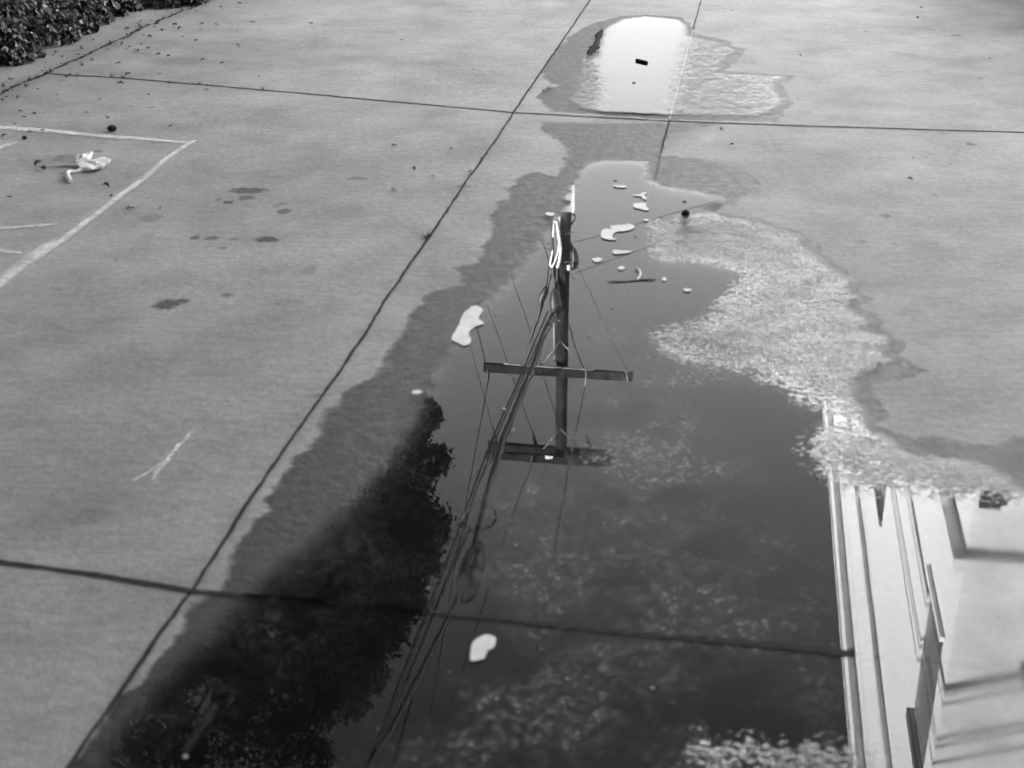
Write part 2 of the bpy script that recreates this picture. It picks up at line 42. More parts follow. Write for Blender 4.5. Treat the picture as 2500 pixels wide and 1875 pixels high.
'bundle': [[[0.77,23.94,8.099],[0.743,23.776,8.081],[0.637,23.137,7.992],[0.529,22.48,7.926],[0.411,21.767,7.961],[0.248,20.783,7.919],[0.164,20.277,7.895],[0.077,19.752,7.888],[-0.062,18.913,7.866],[-0.157,18.338,7.846],[-0.275,17.623,7.949],[-0.345,17.201,7.999],[-0.392,16.917,8.047],[-0.474,16.424,8.199],[-0.557,15.923,8.341],[-0.64,15.421,8.4],[-0.735,14.849,8.331],[-0.885,13.942,8.187],[-1.125,12.493,7.919],[-1.299,11.441,7.677],[-1.451,10.524,7.465]],[0.0681,0.0714,0.0733,0.0572,0.0557,0.0502,0.0623,0.0546,0.0527,0.0574,0.0499,0.0404,0.0485,0.0449,0.0385,0.0377,0.0341,0.0375,0.0416,0.0434,0.0492]],
'bundle2': [[[0.497,22.291,8.023],[0.313,21.179,8.02],[0.077,19.752,7.967],[-0.11,18.62,7.992],[-0.259,17.72,8.022],[-0.398,16.884,8.081]],[0.0178,0.017,0.0193,0.0153,0.0177,0.0143]],
'strands': [[[[-0.44,16.631,8.259],[-0.721,14.93,8.281],[-0.85,14.15,8.209],[-1.102,12.631,8.065],[-1.256,11.703,8.244],[-1.313,11.353,8.242]],[0.0142,0.0158,0.0152,0.0164,0.018,0.0177]],[[[-0.543,16.009,7.886],[-0.76,14.696,7.793],[-0.951,13.544,7.733],[-1.181,12.151,7.656],[-1.376,10.974,7.624]],[0.0109,0.0128,0.0121,0.0135,0.0148]],[[[-0.588,15.737,7.785],[-0.839,14.221,7.731],[-1.118,12.533,7.62],[-1.35,11.134,7.528]],[0.0107,0.01,0.0092,0.0106]]],
'loop': [[[[-0.412,16.585,7.812],[-0.531,16.605,7.906],[-0.622,16.62,8.005],[-0.674,16.629,8.127],[-0.642,16.623,8.215],[-0.558,16.61,8.311],[-0.508,16.601,8.358]],[0.017,0.0164,0.016,0.0158,0.016,0.0164,0.0167]],[[[-0.345,16.574,7.824],[-0.279,16.563,7.895],[-0.234,16.556,7.987],[-0.224,16.554,8.083],[-0.269,16.562,8.172],[-0.337,16.573,8.237],[-0.479,16.597,8.316]],[0.0173,0.0177,0.0181,0.0182,0.0179,0.0176,0.0168]]],
'closure': [[[-0.442,16.618,8.501],[-0.462,16.495,8.537],[-0.511,16.201,8.503],[-0.559,15.911,8.526],[-0.597,15.683,8.571],[-0.624,15.515,8.601],[-0.668,15.251,8.514]],[0.0456,0.1022,0.1624,0.1825,0.1809,0.1362,0.0537]],
'clumps': [[-1.17,17.0,6.19,0.038],[-1.21,17.0,6.53,0.111],[-1.14,17.0,6.74,0.167],[-1.34,17.0,6.99,0.196],[-1.04,17.0,7.4,0.186],[-1.3,17.0,7.56,0.255],[-1.49,17.0,7.37,0.198],[-1.02,15.0,7.28,0.23],[-1.26,15.0,7.05,0.28],[-1.56,15.5,7.04,0.261],[-1.18,15.0,7.76,0.26],[-1.48,15.0,7.58,0.31],[-1.78,15.0,7.28,0.308],[-1.87,14.0,7.18,0.293],[-1.31,14.0,7.64,0.271],[-1.6,14.0,7.53,0.295],[-2.12,14.5,7.04,0.274],[-2.27,14.0,7.41,0.296],[-1.73,14.0,8.23,0.303],[-1.93,13.5,7.53,0.289],[-1.43,14.0,8.11,0.176],[-1.69,13.5,8.4,0.198],[-2.41,13.5,7.53,0.266],[-2.7,14.0,7.3,0.246],[-2.01,13.5,8.1,0.246],[-1.83,13.0,8.43,0.17],[-2.27,13.0,7.85,0.214],[-2.87,13.5,7.42,0.218],[-2.54,13.0,7.74,0.143],[-2.22,13.0,8.6,0.147],[-3.09,13.5,7.87,0.221],[-3.34,14.0,7.41,0.224],[-2.78,13.0,7.97,0.312],[-3.02,12.7,8.08,0.286],[-3.37,13.0,7.74,0.288],[-2.41,12.6,8.11,0.283],[-3.58,13.3,7.4,0.265],[-3.64,12.8,7.71,0.262],[-1.98,12.8,8.04,0.213],[-3.82,12.4,8.07,0.285],[-3.68,12.2,8.47,0.286],[-4.07,12.2,8.36,0.262],[-2.2,12.2,8.52,0.188],[-3.1,12.3,8.32,0.26],[-2.64,12.2,8.36,0.258]],
}

random.seed(7); rng = np.random.default_rng(7)
sc = bpy.context.scene; C = sc.collection
TH = math.radians(9.4)
N = Vector((math.cos(TH), -math.sin(TH), 0)); A = Vector((math.sin(TH), math.cos(TH), 0))   # across / along the alley
def na(n_, a_, z_): return N*n_ + A*a_ + Vector((0, 0, z_))

# ------------------------------------------------------------------ node helper
class NB:
    def __init__(s, name, surf=True):
        s.m = bpy.data.materials.new(name); s.m.use_nodes = True
        s.t = s.m.node_tree; s.t.nodes.clear()
        s.out = s.t.nodes.new('ShaderNodeOutputMaterial')
    def n(s, typ, ins=None, **kw):
        x = s.t.nodes.new('ShaderNode'+typ)
        for k_, v in kw.items(): setattr(x, k_, v)
        for k_, v in (ins or {}).items():
            i = x.inputs[k_]
            if isinstance(v, bpy.types.NodeSocket): s.t.links.new(v, i)
            elif isinstance(v, (int, float)) and i.type == 'RGBA': i.default_value = (v, v, v, 1)
            else: i.default_value = v
        return x
    def math(s, op, a, b=0.0, c=None, clamp=False):
        x = s.n('Math', {0: a, 1: b}, operation=op, use_clamp=clamp)
        if c is not None:
            if isinstance(c, bpy.types.NodeSocket): s.t.links.new(c, x.inputs[2])
            else: x.inputs[2].default_value = c
        return x.outputs[0]
    def mix(s, f, a, b):
        x = s.n('Mix', {0: f, 2: a, 3: b}, data_type='FLOAT'); return x.outputs[0]
    def ss(s, v, lo, hi, a=0.0, b=1.0):
        x = s.n('MapRange', {0: v, 1: lo, 2: hi, 3: a, 4: b}, interpolation_type='SMOOTHSTEP'); return x.outputs[0]
    def lin(s, v, lo, hi, a=0.0, b=1.0):
        return s.n('MapRange', {0: v, 1: lo, 2: hi, 3: a, 4: b}).outputs[0]
    def co(s, scale=(1, 1, 1), rot=0.0):
        tc = s.n('TexCoord').outputs['Object']
        return s.n('Mapping', {'Vector': tc, 'Scale': scale, 'Rotation': (0, 0, rot)}).outputs[0]
    def noise(s, v, sc_, det=4, rough=.55, dist=0.0):
        return s.n('TexNoise', {'Vector': v, 'Scale': sc_, 'Detail': det, 'Roughness': rough, 'Distortion': dist}).outputs[0]
    def attr(s, name): return s.n('Attribute', attribute_name=name).outputs['Fac']
    def done(s, shader): s.t.links.new(shader, s.out.inputs[0]); return s.m

def simple(name, lo, hi, scale=20, rough=.8, metal=0.0, stretch=(1, 1, 1), bump=0.0, spec=.5, rnd=None):
    b = NB(name); v = b.co(stretch); f = b.noise(v, scale, 5)
    f = b.ss(f, .32, .68)
    col = b.mix(f, lo, hi)
    if rnd is not None: col = b.math('MULTIPLY', col, b.lin(b.attr('rnd'), 0, 1, rnd[0], rnd[1]))
    ins = {'Base Color': col, 'Roughness': rough, 'Metallic': metal, 'Specular IOR Level': spec}
    if bump: ins['Normal'] = b.n('Bump', {'Height': b.noise(v, scale*3, 4), 'Strength': .6, 'Distance': bump}).outputs[0]
    return b.done(b.n('BsdfPrincipled', ins).outputs[0])

# concrete: dry slab, damp slab, water stains. The fields live on the mesh as attributes, their fine edges come from noise.
def ground_mat():
    b = NB('wet_concrete')
    v = b.co(); vs = b.co((1.2, 9, 1), TH)            # broom finish, across the lot
    big = b.noise(v, .55, 3); mid = b.noise(v, 3.2, 5, .6); fine = b.noise(v, 34, 5, .65); grit = b.noise(v, 190, 3, .7)
    broom = b.noise(vs, 5.5, 5, .65); broom2 = b.noise(vs, 26, 3, .6)
    d = b.mix(b.ss(big, .3, .7), .34, .42)
    d = b.math('MULTIPLY', d, b.math('MULTIPLY', b.lin(mid, .3, .7, .78, 1.14), b.lin(b.noise(v, 1.3, 4, .6, .6), .3, .7, .82, 1.12)))
    d = b.math('MULTIPLY', d, b.lin(fine, .25, .75, .82, 1.16))
    d = b.math('MULTIPLY', d, b.lin(grit, .25, .75, .68, 1.28))
    d = b.math('MULTIPLY', d, b.lin(broom, .3, .7, .87, 1.10))
    d = b.math('MULTIPLY', d, b.lin(broom2, .3, .7, .93, 1.06))
    pit = b.ss(b.noise(v, 75, 2, .5), .70, .76); d = b.math('MULTIPLY', d, b.math('SUBTRACT', 1, b.math('MULTIPLY', pit, .5)))
    spot = b.ss(b.noise(v, 9, 3, .6), .64, .72); d = b.math('MULTIPLY', d, b.math('SUBTRACT', 1, b.math('MULTIPLY', spot, .13)))
    # dry stains
    sn = b.math('MULTIPLY', b.math('SUBTRACT', b.noise(b.co((1, 1.6, 1)), 34, 5, .65), .5), 2.4)
    st = b.ss(b.math('ADD', b.attr('stain'), b.math('MULTIPLY', sn, b.ss(b.attr('stain'), .02, .3))), .22, .55)
    st = b.math('MULTIPLY', st, b.ss(b.attr('stain'), .0, .25))
    d = b.math('MULTIPLY', d, b.math('SUBTRACT', 1, b.math('MULTIPLY', b.math('MULTIPLY', st, b.attr('stain_dark')), .82)))
    d = b.math('MULTIPLY', d, b.math('SUBTRACT', 1, b.math('MULTIPLY', b.attr('dirt'), b.lin(mid, .3, .7, .05, .5))))
    # wet
    e1 = b.math('MULTIPLY', b.math('SUBTRACT', b.noise(v, 9, 6, .62), .5), .11)
    e2 = b.math('MULTIPLY', b.math('SUBTRACT', b.noise(v, 60, 3, .6), .5), .018)
    sd = b.math('ADD', b.math('ADD', b.attr('sd_wet'), e1), e2)
    fw = b.lin(b.noise(v, 2.3, 3), .35, .65, .006, .022)
    wet = b.ss(b.math('DIVIDE', sd, fw), -1.0, 1.2)
    soft = b.math('MULTIPLY', b.attr('soft'), b.lin(b.noise(vs, 7, 5, .6), .3, .7, .6, 1.25))
    wet = b.math('MULTIPLY', wet, b.math('SUBTRACT', 1, b.math('MULTIPLY', b.attr('drying'), .62)))
    wet = b.math('MAXIMUM', wet, soft, clamp=True)
    edge = b.math('MULTIPLY', b.ss(sd, -.006, .004), b.ss(sd, .03, .004))
    wn = b.noise(v, 22, 5, .65); wn2 = b.noise(v, 70, 3, .6)
    w = b.math('MULTIPLY', b.lin(wn, .3, .72, .018, .058), b.lin(wn2, .25, .75, .8, 1.25))
    w = b.math('MULTIPLY', w, b.lin(b.noise(vs, 12, 4), .3, .7, .85, 1.15))
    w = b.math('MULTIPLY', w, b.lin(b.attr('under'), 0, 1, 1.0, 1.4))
    w = b.math('MULTIPLY', w, b.math('SUBTRACT', 1, b.math('MULTIPLY', b.attr('near_dark'), .66)))  # wet colour gets darker towards the near left
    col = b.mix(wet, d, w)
    col = b.math('MULTIPLY', col, b.math('SUBTRACT', 1, b.math('MULTIPLY', edge, .3)))
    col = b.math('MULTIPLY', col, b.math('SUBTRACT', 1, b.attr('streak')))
    rough = b.mix(wet, .62, b.lin(wn, .3, .7, .34, .6))
    h = b.math('ADD', b.math('MULTIPLY', b.noise(v, 140, 4, .6), .5), b.math('ADD', b.math('MULTIPLY', broom2, .6), b.math('MULTIPLY', fine, .9)))
    nrm = b.n('Bump', {'Height': h, 'Strength': .75, 'Distance': .006}).outputs[0]
    p = b.n('BsdfPrincipled', {'Base Color': col, 'Roughness': rough, 'Normal': nrm, 'Specular IOR Level': b.mix(wet, .5, .55)})
    return b.done(p.outputs[0])

def water_mat(name='puddle_water', gs=(1, 1.25, 1), gk=1.0):
    b = NB(name)
    v = b.co(); vs = b.co((1, 2.2, 1), TH)
    vg = b.co(gs, TH); gr = b.math('MULTIPLY', b.math('SUBTRACT', b.noise(vg, 70*gk, 2, .55), .5), 2.6)
    film = b.ss(b.math('ADD', b.attr('film'), b.math('ADD', gr, b.math('MULTIPLY', b.math('SUBTRACT', b.noise(v, 9, 5, .65), .5), 1.3))), .28, .80); film = b.math('MULTIPLY', film, b.ss(b.attr('film'), .0, .3)); scum = b.attr('scum'); cover = b.attr('cover')
    e = b.math('ADD', b.math('MULTIPLY', b.math('SUBTRACT', b.noise(v, 14, 6, .65), .5), .09), b.math('MULTIPLY', b.math('SUBTRACT', b.noise(v, 70, 3, .6), .5), .03))
    a = b.ss(b.math('ADD', b.attr('sd_water'), e), .0, .05)
    # thin film broken by the grain of the concrete
    g = b.noise(vg, 100*gk, 3, .6); g2 = b.noise(v, 11, 4, .6)
    brk = b.ss(b.math('ADD', g, b.math('MULTIPLY', b.math('SUBTRACT', g2, .5), .5)), .40, .56)
    a = b.math('MULTIPLY', a, b.mix(b.math('MULTIPLY', film, b.lin(cover, .45, 1.0, 1.0, .45)), 1.0, brk))
    a = b.math('MULTIPLY', a, cover)
    h = b.math('ADD', b.math('MULTIPLY', b.noise(v, 2.2, 1, .4), .00022), b.math('MULTIPLY', b.math('MULTIPLY', film, b.noise(vg, 95*gk, 3, .6)), .0034/gk))
    nrm = b.n('Bump', {'Height': h, 'Strength': 1.0, 'Distance': 1.0}).outputs[0]
    fr = b.n('Fresnel', {'IOR': 1.52, 'Normal': nrm}).outputs[0]
    gl = b.n('BsdfAnisotropic', {'Color': .98, 'Roughness': b.math('ADD', b.math('MULTIPLY', film, .16), b.math('MULTIPLY', b.attr('silt'), .05)), 'Normal': nrm}).outputs[0]
    tr = b.n('BsdfTransparent', {'Color': .86}).outputs[0]
    body = b.n('MixShader', {0: fr, 1: tr, 2: gl}).outputs[0]
    # algae and silt floating as pale specks
    vo = b.n('TexVoronoi', {'Vector': vs, 'Scale': 56.0, 'Randomness': 1.0}).outputs['Distance']
    cl = b.noise(v, 3.6, 5, .62)
    thr = b.math('MULTIPLY', b.math('ADD', cl, -.40), 6.0, clamp=True)
    s = b.math('MULTIPLY', b.ss(vo, .58, .18), b.ss(b.noise(v, 31, 4, .6), .40, .56))
    s = b.math('MULTIPLY', b.math('ADD', b.math('MULTIPLY', s, 1.0), .14), b.math('MULTIPLY', thr, scum), clamp=True)
    s = b.math('MAXIMUM', s, b.math('MULTIPLY', b.attr('silt'), b.lin(b.noise(v, 6, 4), .3, .7, .05, .5)), clamp=True)
    di = b.n('BsdfDiffuse', {'Color': b.lin(b.noise(v, 90, 2), .3, .7, .2, .5)}).outputs[0]
    body = b.n('MixShader', {0: s, 1: body, 2: di}).outputs[0]
    t0 = b.n('BsdfTransparent', {'Color': 1.0}).outputs[0]
    return b.done(b.n('MixShader', {0: a, 1: t0, 2: body}).outputs[0])

def paint_mat():
    b = NB('worn_spray_paint'); v = b.co()
    f = b.math('MULTIPLY', b.ss(b.attr('edge'), .0, .8), b.lin(b.noise(v, 60, 5, .7), .3, .65, .35, 1.0), clamp=True)
    f = b.math('MULTIPLY', f, b.lin(b.noise(v, 5, 3), .3, .6, .55, 1.0), clamp=True)
    f = b.math('MULTIPLY', f, b.ss(b.noise(v, 170, 2, .6), .28, .5, .45, 1))
    p = b.n('BsdfPrincipled', {'Base Color': .92, 'Roughness': .8}).outputs[0]
    return b.done(b.n('MixShader', {0: f, 1: b.n('BsdfTransparent', {'Color': 1.0}).outputs[0], 2: p}).outputs[0])

M = {}
M['ground'] = ground_mat(); M['water'] = water_mat(); M['far_water'] = water_mat('far_puddle_water', (.45, 1.2, 1), .9); M['paint'] = paint_mat()
M['joint'] = simple('joint_dirt', .008, .03, 60, .9)
M['joint_pale'] = simple('joint_silt', .35, .5, 40, .8)
M['joint_sunk'] = simple('joint_silt_sunk', .05, .16, 25, .8)
M['fleck'] = simple('pale_fleck', .35, .5, 12, .7)
M['soil'] = simple('soil', .02, .06, 14, .95, bump=.02)
M['leaf'] = simple('hedge_leaf', .03, .05, 8, .4, rnd=(.12, 8.0), spec=.35)
M['stem'] = simple('stem', .12, .3, 30, .8)
M['litter'] = simple('dead_leaf', .02, .06, 50, .8)
M['grass'] = simple('weed', .05, .12, 30, .7)
M['scrap'] = simple('paper_scrap', .82, .95, 30, .7, bump=.001)
M['plastic'] = simple('pale_plastic', .72, .9, 12, .45)
M['dark'] = simple('dark_debris', .010, .03, 60, .8, spec=.1)
M['wood'] = simple('pole_wood', .005, .032, 9, .9, stretch=(6, 6, .35), bump=.01, spec=.15)
M['black'] = simple('black_cable', .012, .03, 20, .5)
M['pale'] = simple('pale_conduit', .5, .75, 6, .45, stretch=(1, 1, .3))
M['grey_conduit'] = simple('grey_conduit', .14, .24, 6, .5)
M['steel'] = simple('galvanised_steel', .10, .2, 10, .5, metal=.3)
M['panel'] = simple('panel_paint', .2, .32, 14, .6)
M['needle'] = simple('tree_leaf', .012, .03, 5, .8, rnd=(.6, 1.3), spec=.1)
M['bark'] = simple('bark', .06, .14, 10, .9, stretch=(4, 4, .6), bump=.02)
M['glass'] = simple('window_blind', .17, .21, 1.5, .35, stretch=(1, 1, 2))
M['frame'] = simple('window_frame', .2, .3, 8, .5)
M['roof'] = simple('roofing', .2, .3, 8, .9)
def stucco():
    b = NB('white_stucco'); v = b.co(); vz = b.co((3, 3, .25))
    c = b.math('MULTIPLY', .78, b.lin(b.noise(vz, 2.2, 5, .6), .35, .75, 1.0, .93))
    c = b.math('MULTIPLY', c, b.lin(b.noise(v, 5, 5, .6), .3, .7, .97, 1.02))
    nm = b.n('Bump', {'Height': b.noise(v, 60, 4), 'Strength': .3, 'Distance': .01}).outputs[0]
    return b.done(b.n('BsdfPrincipled', {'Base Color': c, 'Roughness': .85, 'Normal': nm}).outputs[0])
M['stucco'] = stucco()
M['blocker'] = simple('rendered_wall', .16, .24, 3, .9)

# ------------------------------------------------------------------ object helpers
def link(name, me, mat, parent=None):
    if mat is not None: me.materials.append(M[mat] if isinstance(mat, str) else mat)
    o = bpy.data.objects.new(name, me); C.objects.link(o)
    if parent is not None: o.parent = parent
    return o
def empty(name, loc=(0, 0, 0)):
    o = bpy.data.objects.new(name, None); C.objects.link(o); o.location = loc; return o
def tag(o, label=None, cat=None, group=None, kind=None):
    if label: o['label'] = label
    if cat: o['category'] = cat
    if group: o['group'] = group
    if kind: o['kind'] = kind
    return o
def frm(me_name, verts, faces, smooth=False):
    me = bpy.data.meshes.new(me_name); me.from_pydata([tuple(v) for v in verts], [], faces); me.update()
    if smooth: me.polygons.foreach_set('use_smooth', [True]*len(me.polygons))
    return me
class MBd:
    def __init__(s): s.v = []; s.f = []
    def add(s, vs, fs):
        o = len(s.v); s.v += [Vector(v) for v in vs]; s.f += [tuple(i+o for i in f) for f in fs]; return s
    def box(s, p0, p1, axes=None):
        x0, y0, z0 = p0; x1, y1, z1 = p1
        vs = [(x, y, z) for x in (x0, x1) for y in (y0, y1) for z in (z0, z1)]
        if axes: vs = [axes(*v) for v in vs]
        return s.add(vs, [(0, 1, 3, 2), (4, 6, 7, 5), (0, 4, 5, 1), (2, 3, 7, 6), (0, 2, 6, 4), (1, 5, 7, 3)])
    def tube(s, pts, rs, seg=8):
        pts = [Vector(p) for p in pts]; n_ = len(pts)
        if not hasattr(rs, '__len__'): rs = [rs]*n_
        up = None; ring = []
        for i, p in enumerate(pts):
            t = (pts[min(i+1, n_-1)]-pts[max(i-1, 0)]).normalized()
            if up is None: up = Vector((0, 0, 1)) if abs(t.z) < .9 else Vector((1, 0, 0))
            x = t.cross(up).normalized(); y = x.cross(t).normalized(); up = y
            ring.append([p+(x*math.cos(k*2*math.pi/seg)+y*math.sin(k*2*math.pi/seg))*rs[i] for k in range(seg)])
        vs = [q for r in ring for q in r]
        fs = [(i*seg+k, i*seg+(k+1) % seg, (i+1)*seg+(k+1) % seg, (i+1)*seg+k) for i in range(n_-1) for k in range(seg)]
        fs += [tuple(range(seg))[::-1], tuple((n_-1)*seg+k for k in range(seg))]
        return s.add(vs, fs)
    def build(s, name, mat, parent=None, smooth=False): return link(name, frm(name, s.v, s.f, smooth), mat, parent)
def spline(pts, rs=None, k=6):
    """Catmull-Rom through pts (and radii)"""
    P = [Vector(p) for p in pts]; P = [P[0]*2-P[1]]+P+[P[-1]*2-P[-2]]
    R_ = None if rs is None else [rs[0]]+list(rs)+[rs[-1]]
    o = []; r = []
    for i in range(1, len(P)-2):
        for j in range(k if i < len(P)-3 else k+1):
            t = j/k; a, b, c, d = P[i-1:i+3]
            o.append(.5*((2*b)+(c-a)*t+(2*a-5*b+4*c-d)*t*t+(3*b-a-3*c+d)*t**3))
            if R_: r.append(R_[i]*(1-t)+R_[i+1]*t)
    return (o, r) if R_ else o
def set_attr(me, name, arr, dom='POINT'):
    at = me.attributes.new(name, 'FLOAT', dom); at.data.foreach_set('value', np.asarray(arr, np.float32))

# ------------------------------------------------------------------ fields on the ground
def sdf(poly, X, Y):
    P = np.array(poly); d = np.full(X.shape, 1e9); ins = np.zeros(X.shape, bool)
    for (x0, y0), (x1, y1) in zip(P, np.roll(P, -1, 0)):
        ex, ey = x1-x0, y1-y0; L = ex*ex+ey*ey+1e-12
        t = np.clip(((X-x0)*ex+(Y-y0)*ey)/L, 0, 1)
        d = np.minimum(d, (X-x0-t*ex)**2+(Y-y0-t*ey)**2)
        c = ((y0 > Y) != (y1 > Y)) & (X < (x1-x0)*(Y-y0)/(y1-y0+1e-12)+x0)
        ins ^= c
    return np.where(ins, 1, -1)*np.sqrt(d)
def sstep(x, a, b):
    t = np.clip((x-a)/(b-a), 0, 1); return t*t*(3-2*t)
STEP = .0125
gx = np.arange(-3.7, 3.75, STEP); gy = np.arange(1.6, 10.4, STEP)
GX, GY = np.meshgrid(gx, gy)
SDW = np.maximum(sdf(D['wet_main'], GX, GY), sdf(D['wet_far'], GX, GY))
SDM = sdf(D['water_main'], GX, GY); SDM = np.maximum(SDM, SDW-.028-9*(1-sstep(GX, .60, .85)*sstep(GY, 3.66, 3.78)*sstep(GY, 5.5, 5.35))); SDF_ = sdf(D['water_far'], GX, GY)
FILM = np.zeros_like(GX)
for k_, p in enumerate(D['film']): FILM = np.maximum(FILM, (.7 if k_ == 4 else 1)*sstep(sdf(p, GX, GY), -.05 if k_ == 4 else -.12, .12))
FILM = np.maximum(FILM, sstep(GX, .80, .95)*sstep(GY, 3.7, 3.8)*sstep(GY, 5.8, 5.6)*sstep(SDW, .16, .10))
SCUM = np.zeros_like(GX)
for p, w in D['scum']: SCUM = np.maximum(SCUM, w*sstep(sdf(p, GX, GY), -.14, .16))
COVER = 1-FILM*np.where(GY > 6.2, .45, np.clip((GY-3.1)/(5.0-3.1), 0, 1)*.62)
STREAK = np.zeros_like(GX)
SILT = .8*sstep(sdf(D['silt'], GX, GY), -.02, .12)
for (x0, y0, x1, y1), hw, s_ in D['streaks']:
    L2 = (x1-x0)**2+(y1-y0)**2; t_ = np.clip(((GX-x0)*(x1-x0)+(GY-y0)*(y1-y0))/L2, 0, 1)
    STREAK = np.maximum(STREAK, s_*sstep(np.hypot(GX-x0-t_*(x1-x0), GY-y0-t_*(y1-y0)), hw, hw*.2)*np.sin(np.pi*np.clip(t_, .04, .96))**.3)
SOFT = np.zeros_like(GX)
for p, w in D['soft']: SOFT = np.maximum(SOFT, w*sstep(sdf(p, GX, GY), -.07, .12))
DRY = sstep(SDF_, -.0, -.12)*0 + (GY > 6.0)*sstep(SDW, -.2, .0)*.0
STAIN = np.zeros_like(GX); SDARK = np.zeros_like(GX)
for x, y, a, b_, an, s in D['stains']:
    dx, dy = GX-x, GY-y; u = (dx*math.cos(an)+dy*math.sin(an))/a; v = (-dx*math.sin(an)+dy*math.cos(an))/(b_*1.15)
    q = sstep(np.sqrt(u*u+v*v), 1.45, .1)
    SDARK = np.where(q > STAIN, s, SDARK); STAIN = np.maximum(STAIN, q)
crk = np.array(D['crack']); dc = sdf([list(p) for p in crk]+[[-9, 12], [-9, 4]], GX, GY)
DIRT = .55*sstep(np.abs(dc), .16, .0)
hd = sdf(D['hedge_edge']+[[-9, 12], [-9, 4]], GX, GY)
DIRT = np.maximum(DIRT, sstep(hd, -.16, .02))

# ground sheet: fine in the part one looks at, coarse out to the horizon
ox = np.array([-400, -120, -40, -15, -7, -4.5]); xs = np.concatenate([ox, gx, [4.5, 7, 15, 40, 120, 400]])
ys = np.concatenate([[-400, -120, -40, -12, -3, 0., 1.]
                     , gy, [11.2, 13, 18, 30, 60, 140, 400]])
nx, ny = len(xs), len(ys); X2, Y2 = np.meshgrid(xs, ys)
def pad(F): 
    o = np.zeros((ny, nx)); o[:] = 0; o[7:7+len(gy), 6:6+len(gx)] = F; return o.ravel()
def padn(F):
    o = np.full((ny, nx), -1.0); o[7:7+len(gy), 6:6+len(gx)] = F; o[:7, 6:6+len(gx)] = F[0]; return o.ravel()
def grid_mesh(name, X, Y, Z, keep=None):
    h, w = X.shape; co = np.stack([X.ravel(), Y.ravel(), Z.ravel()], 1).astype(np.float32)
    idx = np.arange(h*w).reshape(h, w)
    q = np.stack([idx[:-1, :-1], idx[:-1, 1:], idx[1:, 1:], idx[1:, :-1]], -1).reshape(-1, 4)
    sel = None
    if keep is not None:
        kq = (keep[:-1, :-1] | keep[:-1, 1:] | keep[1:, 1:] | keep[1:, :-1]).ravel(); q = q[kq]
        sel = np.unique(q); remap = np.full(h*w, -1); remap[sel] = np.arange(len(sel)); q = remap[q]; co = co[sel]
    me = bpy.data.meshes.new(name)
    me.vertices.add(len(co)); me.vertices.foreach_set('co', co.ravel())
    me.loops.add(q.size); me.loops.foreach_set('vertex_index', q.ravel().astype(np.int32))
    me.polygons.add(len(q)); me.polygons.foreach_set('loop_start', np.arange(0, q.size, 4, dtype=np.int32))
    me.update(calc_edges=True); me.validate()
    return me, sel
me, _ = grid_mesh('ground', X2, Y2, np.zeros_like(X2))
for nm, F, f in (('sd_wet', SDW, padn), ('soft', SOFT, pad), ('stain', STAIN, pad), ('stain_dark', SDARK, pad), ('dirt', DIRT, pad), ('drying', DRY, pad), ('streak', STREAK, pad), ('near_dark', sstep(GY, 6.2, 3.3)*sstep(GX*N.x+GY*N.y, -.3, -.8), pad), ('under', sstep(SDM, 0, .25)*sstep(GX*N.x+GY*N.y, -.95, -.55), pad)):
    set_attr(me, nm, f(F))
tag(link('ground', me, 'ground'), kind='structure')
for nm, S_ in (('puddle_water', SDM), ('far_puddle_water', SDF_)):
    me, sel = grid_mesh(nm, GX, GY, np.full_like(GX, .007), S_ > -.09)
    set_attr(me, 'sd_water', S_.ravel()[sel]); set_attr(me, 'film', FILM.ravel()[sel]); set_attr(me, 'scum', SCUM.ravel()[sel]); set_attr(me, 'silt', SILT.ravel()[sel]); set_attr(me, 'cover', COVER.ravel()[sel])
    tag(link(nm, me, 'far_water' if 'far' in nm else 'water'), kind='structure')

# joints between the slabs: dirt-filled saw cuts with ragged edges
def ribbon(pts, w, z, rag=.25, step=.02, gaps=0.0, edge=False):
    P = [Vector((p[0], p[1], 0)) for p in pts]; W_ = w if hasattr(w, '__len__') else [w]*len(P)
    vs = []; ed = []; fs = []; acc = []
    for i in range(len(P)-1):
        L = (P[i+1]-P[i]).length; m = max(1, int(L/step))
        for j in range(m): acc.append((P[i].lerp(P[i+1], j/m), W_[i]*(1-j/m)+W_[i+1]*j/m))
    acc.append((P[-1], W_[-1]))
    d0 = 0; r1 = r2 = 0.0
    for i, (p, ww) in enumerate(acc):
        t = (acc[min(i+1, len(acc)-1)][0]-acc[max(i-1, 0)][0]).normalized(); s = Vector((t.y, -t.x, 0))
        r1 = r1*.6+random.gauss(0, rag)*.6; r2 = r2*.6+random.gauss(0, rag)*.6; d0 = d0*.9+random.gauss(0, rag*.25)
        a_ = ww*.5*max(.15, 1+r1); b_ = ww*.5*max(.15, 1+r2); c_ = s*d0*ww
        row = [p+c_-s*a_, p+c_, p+c_+s*b_]
        vs += [Vector((q.x, q.y, z)) for q in row]; ed += [0, 1, 0]
        if i and random.random() > gaps: k = 3*(i-1); fs += [(k, k+1, k+4, k+3), (k+1, k+2, k+5, k+4)]
    me = frm('ribbon', vs, fs)
    if edge: set_attr(me, 'edge', ed)
    return me
for nm, key, w, z in (('slab_joint', 'joint_T1', .015, .0022), ('slab_joint', 'joint_T2', .017, .0022), ('slab_joint', 'joint_A', .010, .0034)):
    tag(link(nm, ribbon(D[key], w, z), 'joint'), kind='structure')
jb = D['joint_B']
tag(link('slab_joint', ribbon(jb[:3], .007, .0034), 'joint'), kind='structure')
tag(link('slab_joint', ribbon(jb[2:4], .008, .0034, gaps=.02), 'joint_pale'), kind='structure')
tag(link('slab_joint', ribbon(jb[3:5], .008, .0034), 'joint'), kind='structure')
tag(link('slab_joint', ribbon(jb[4:], .006, .0034, gaps=.25), 'joint_sunk'), kind='structure')
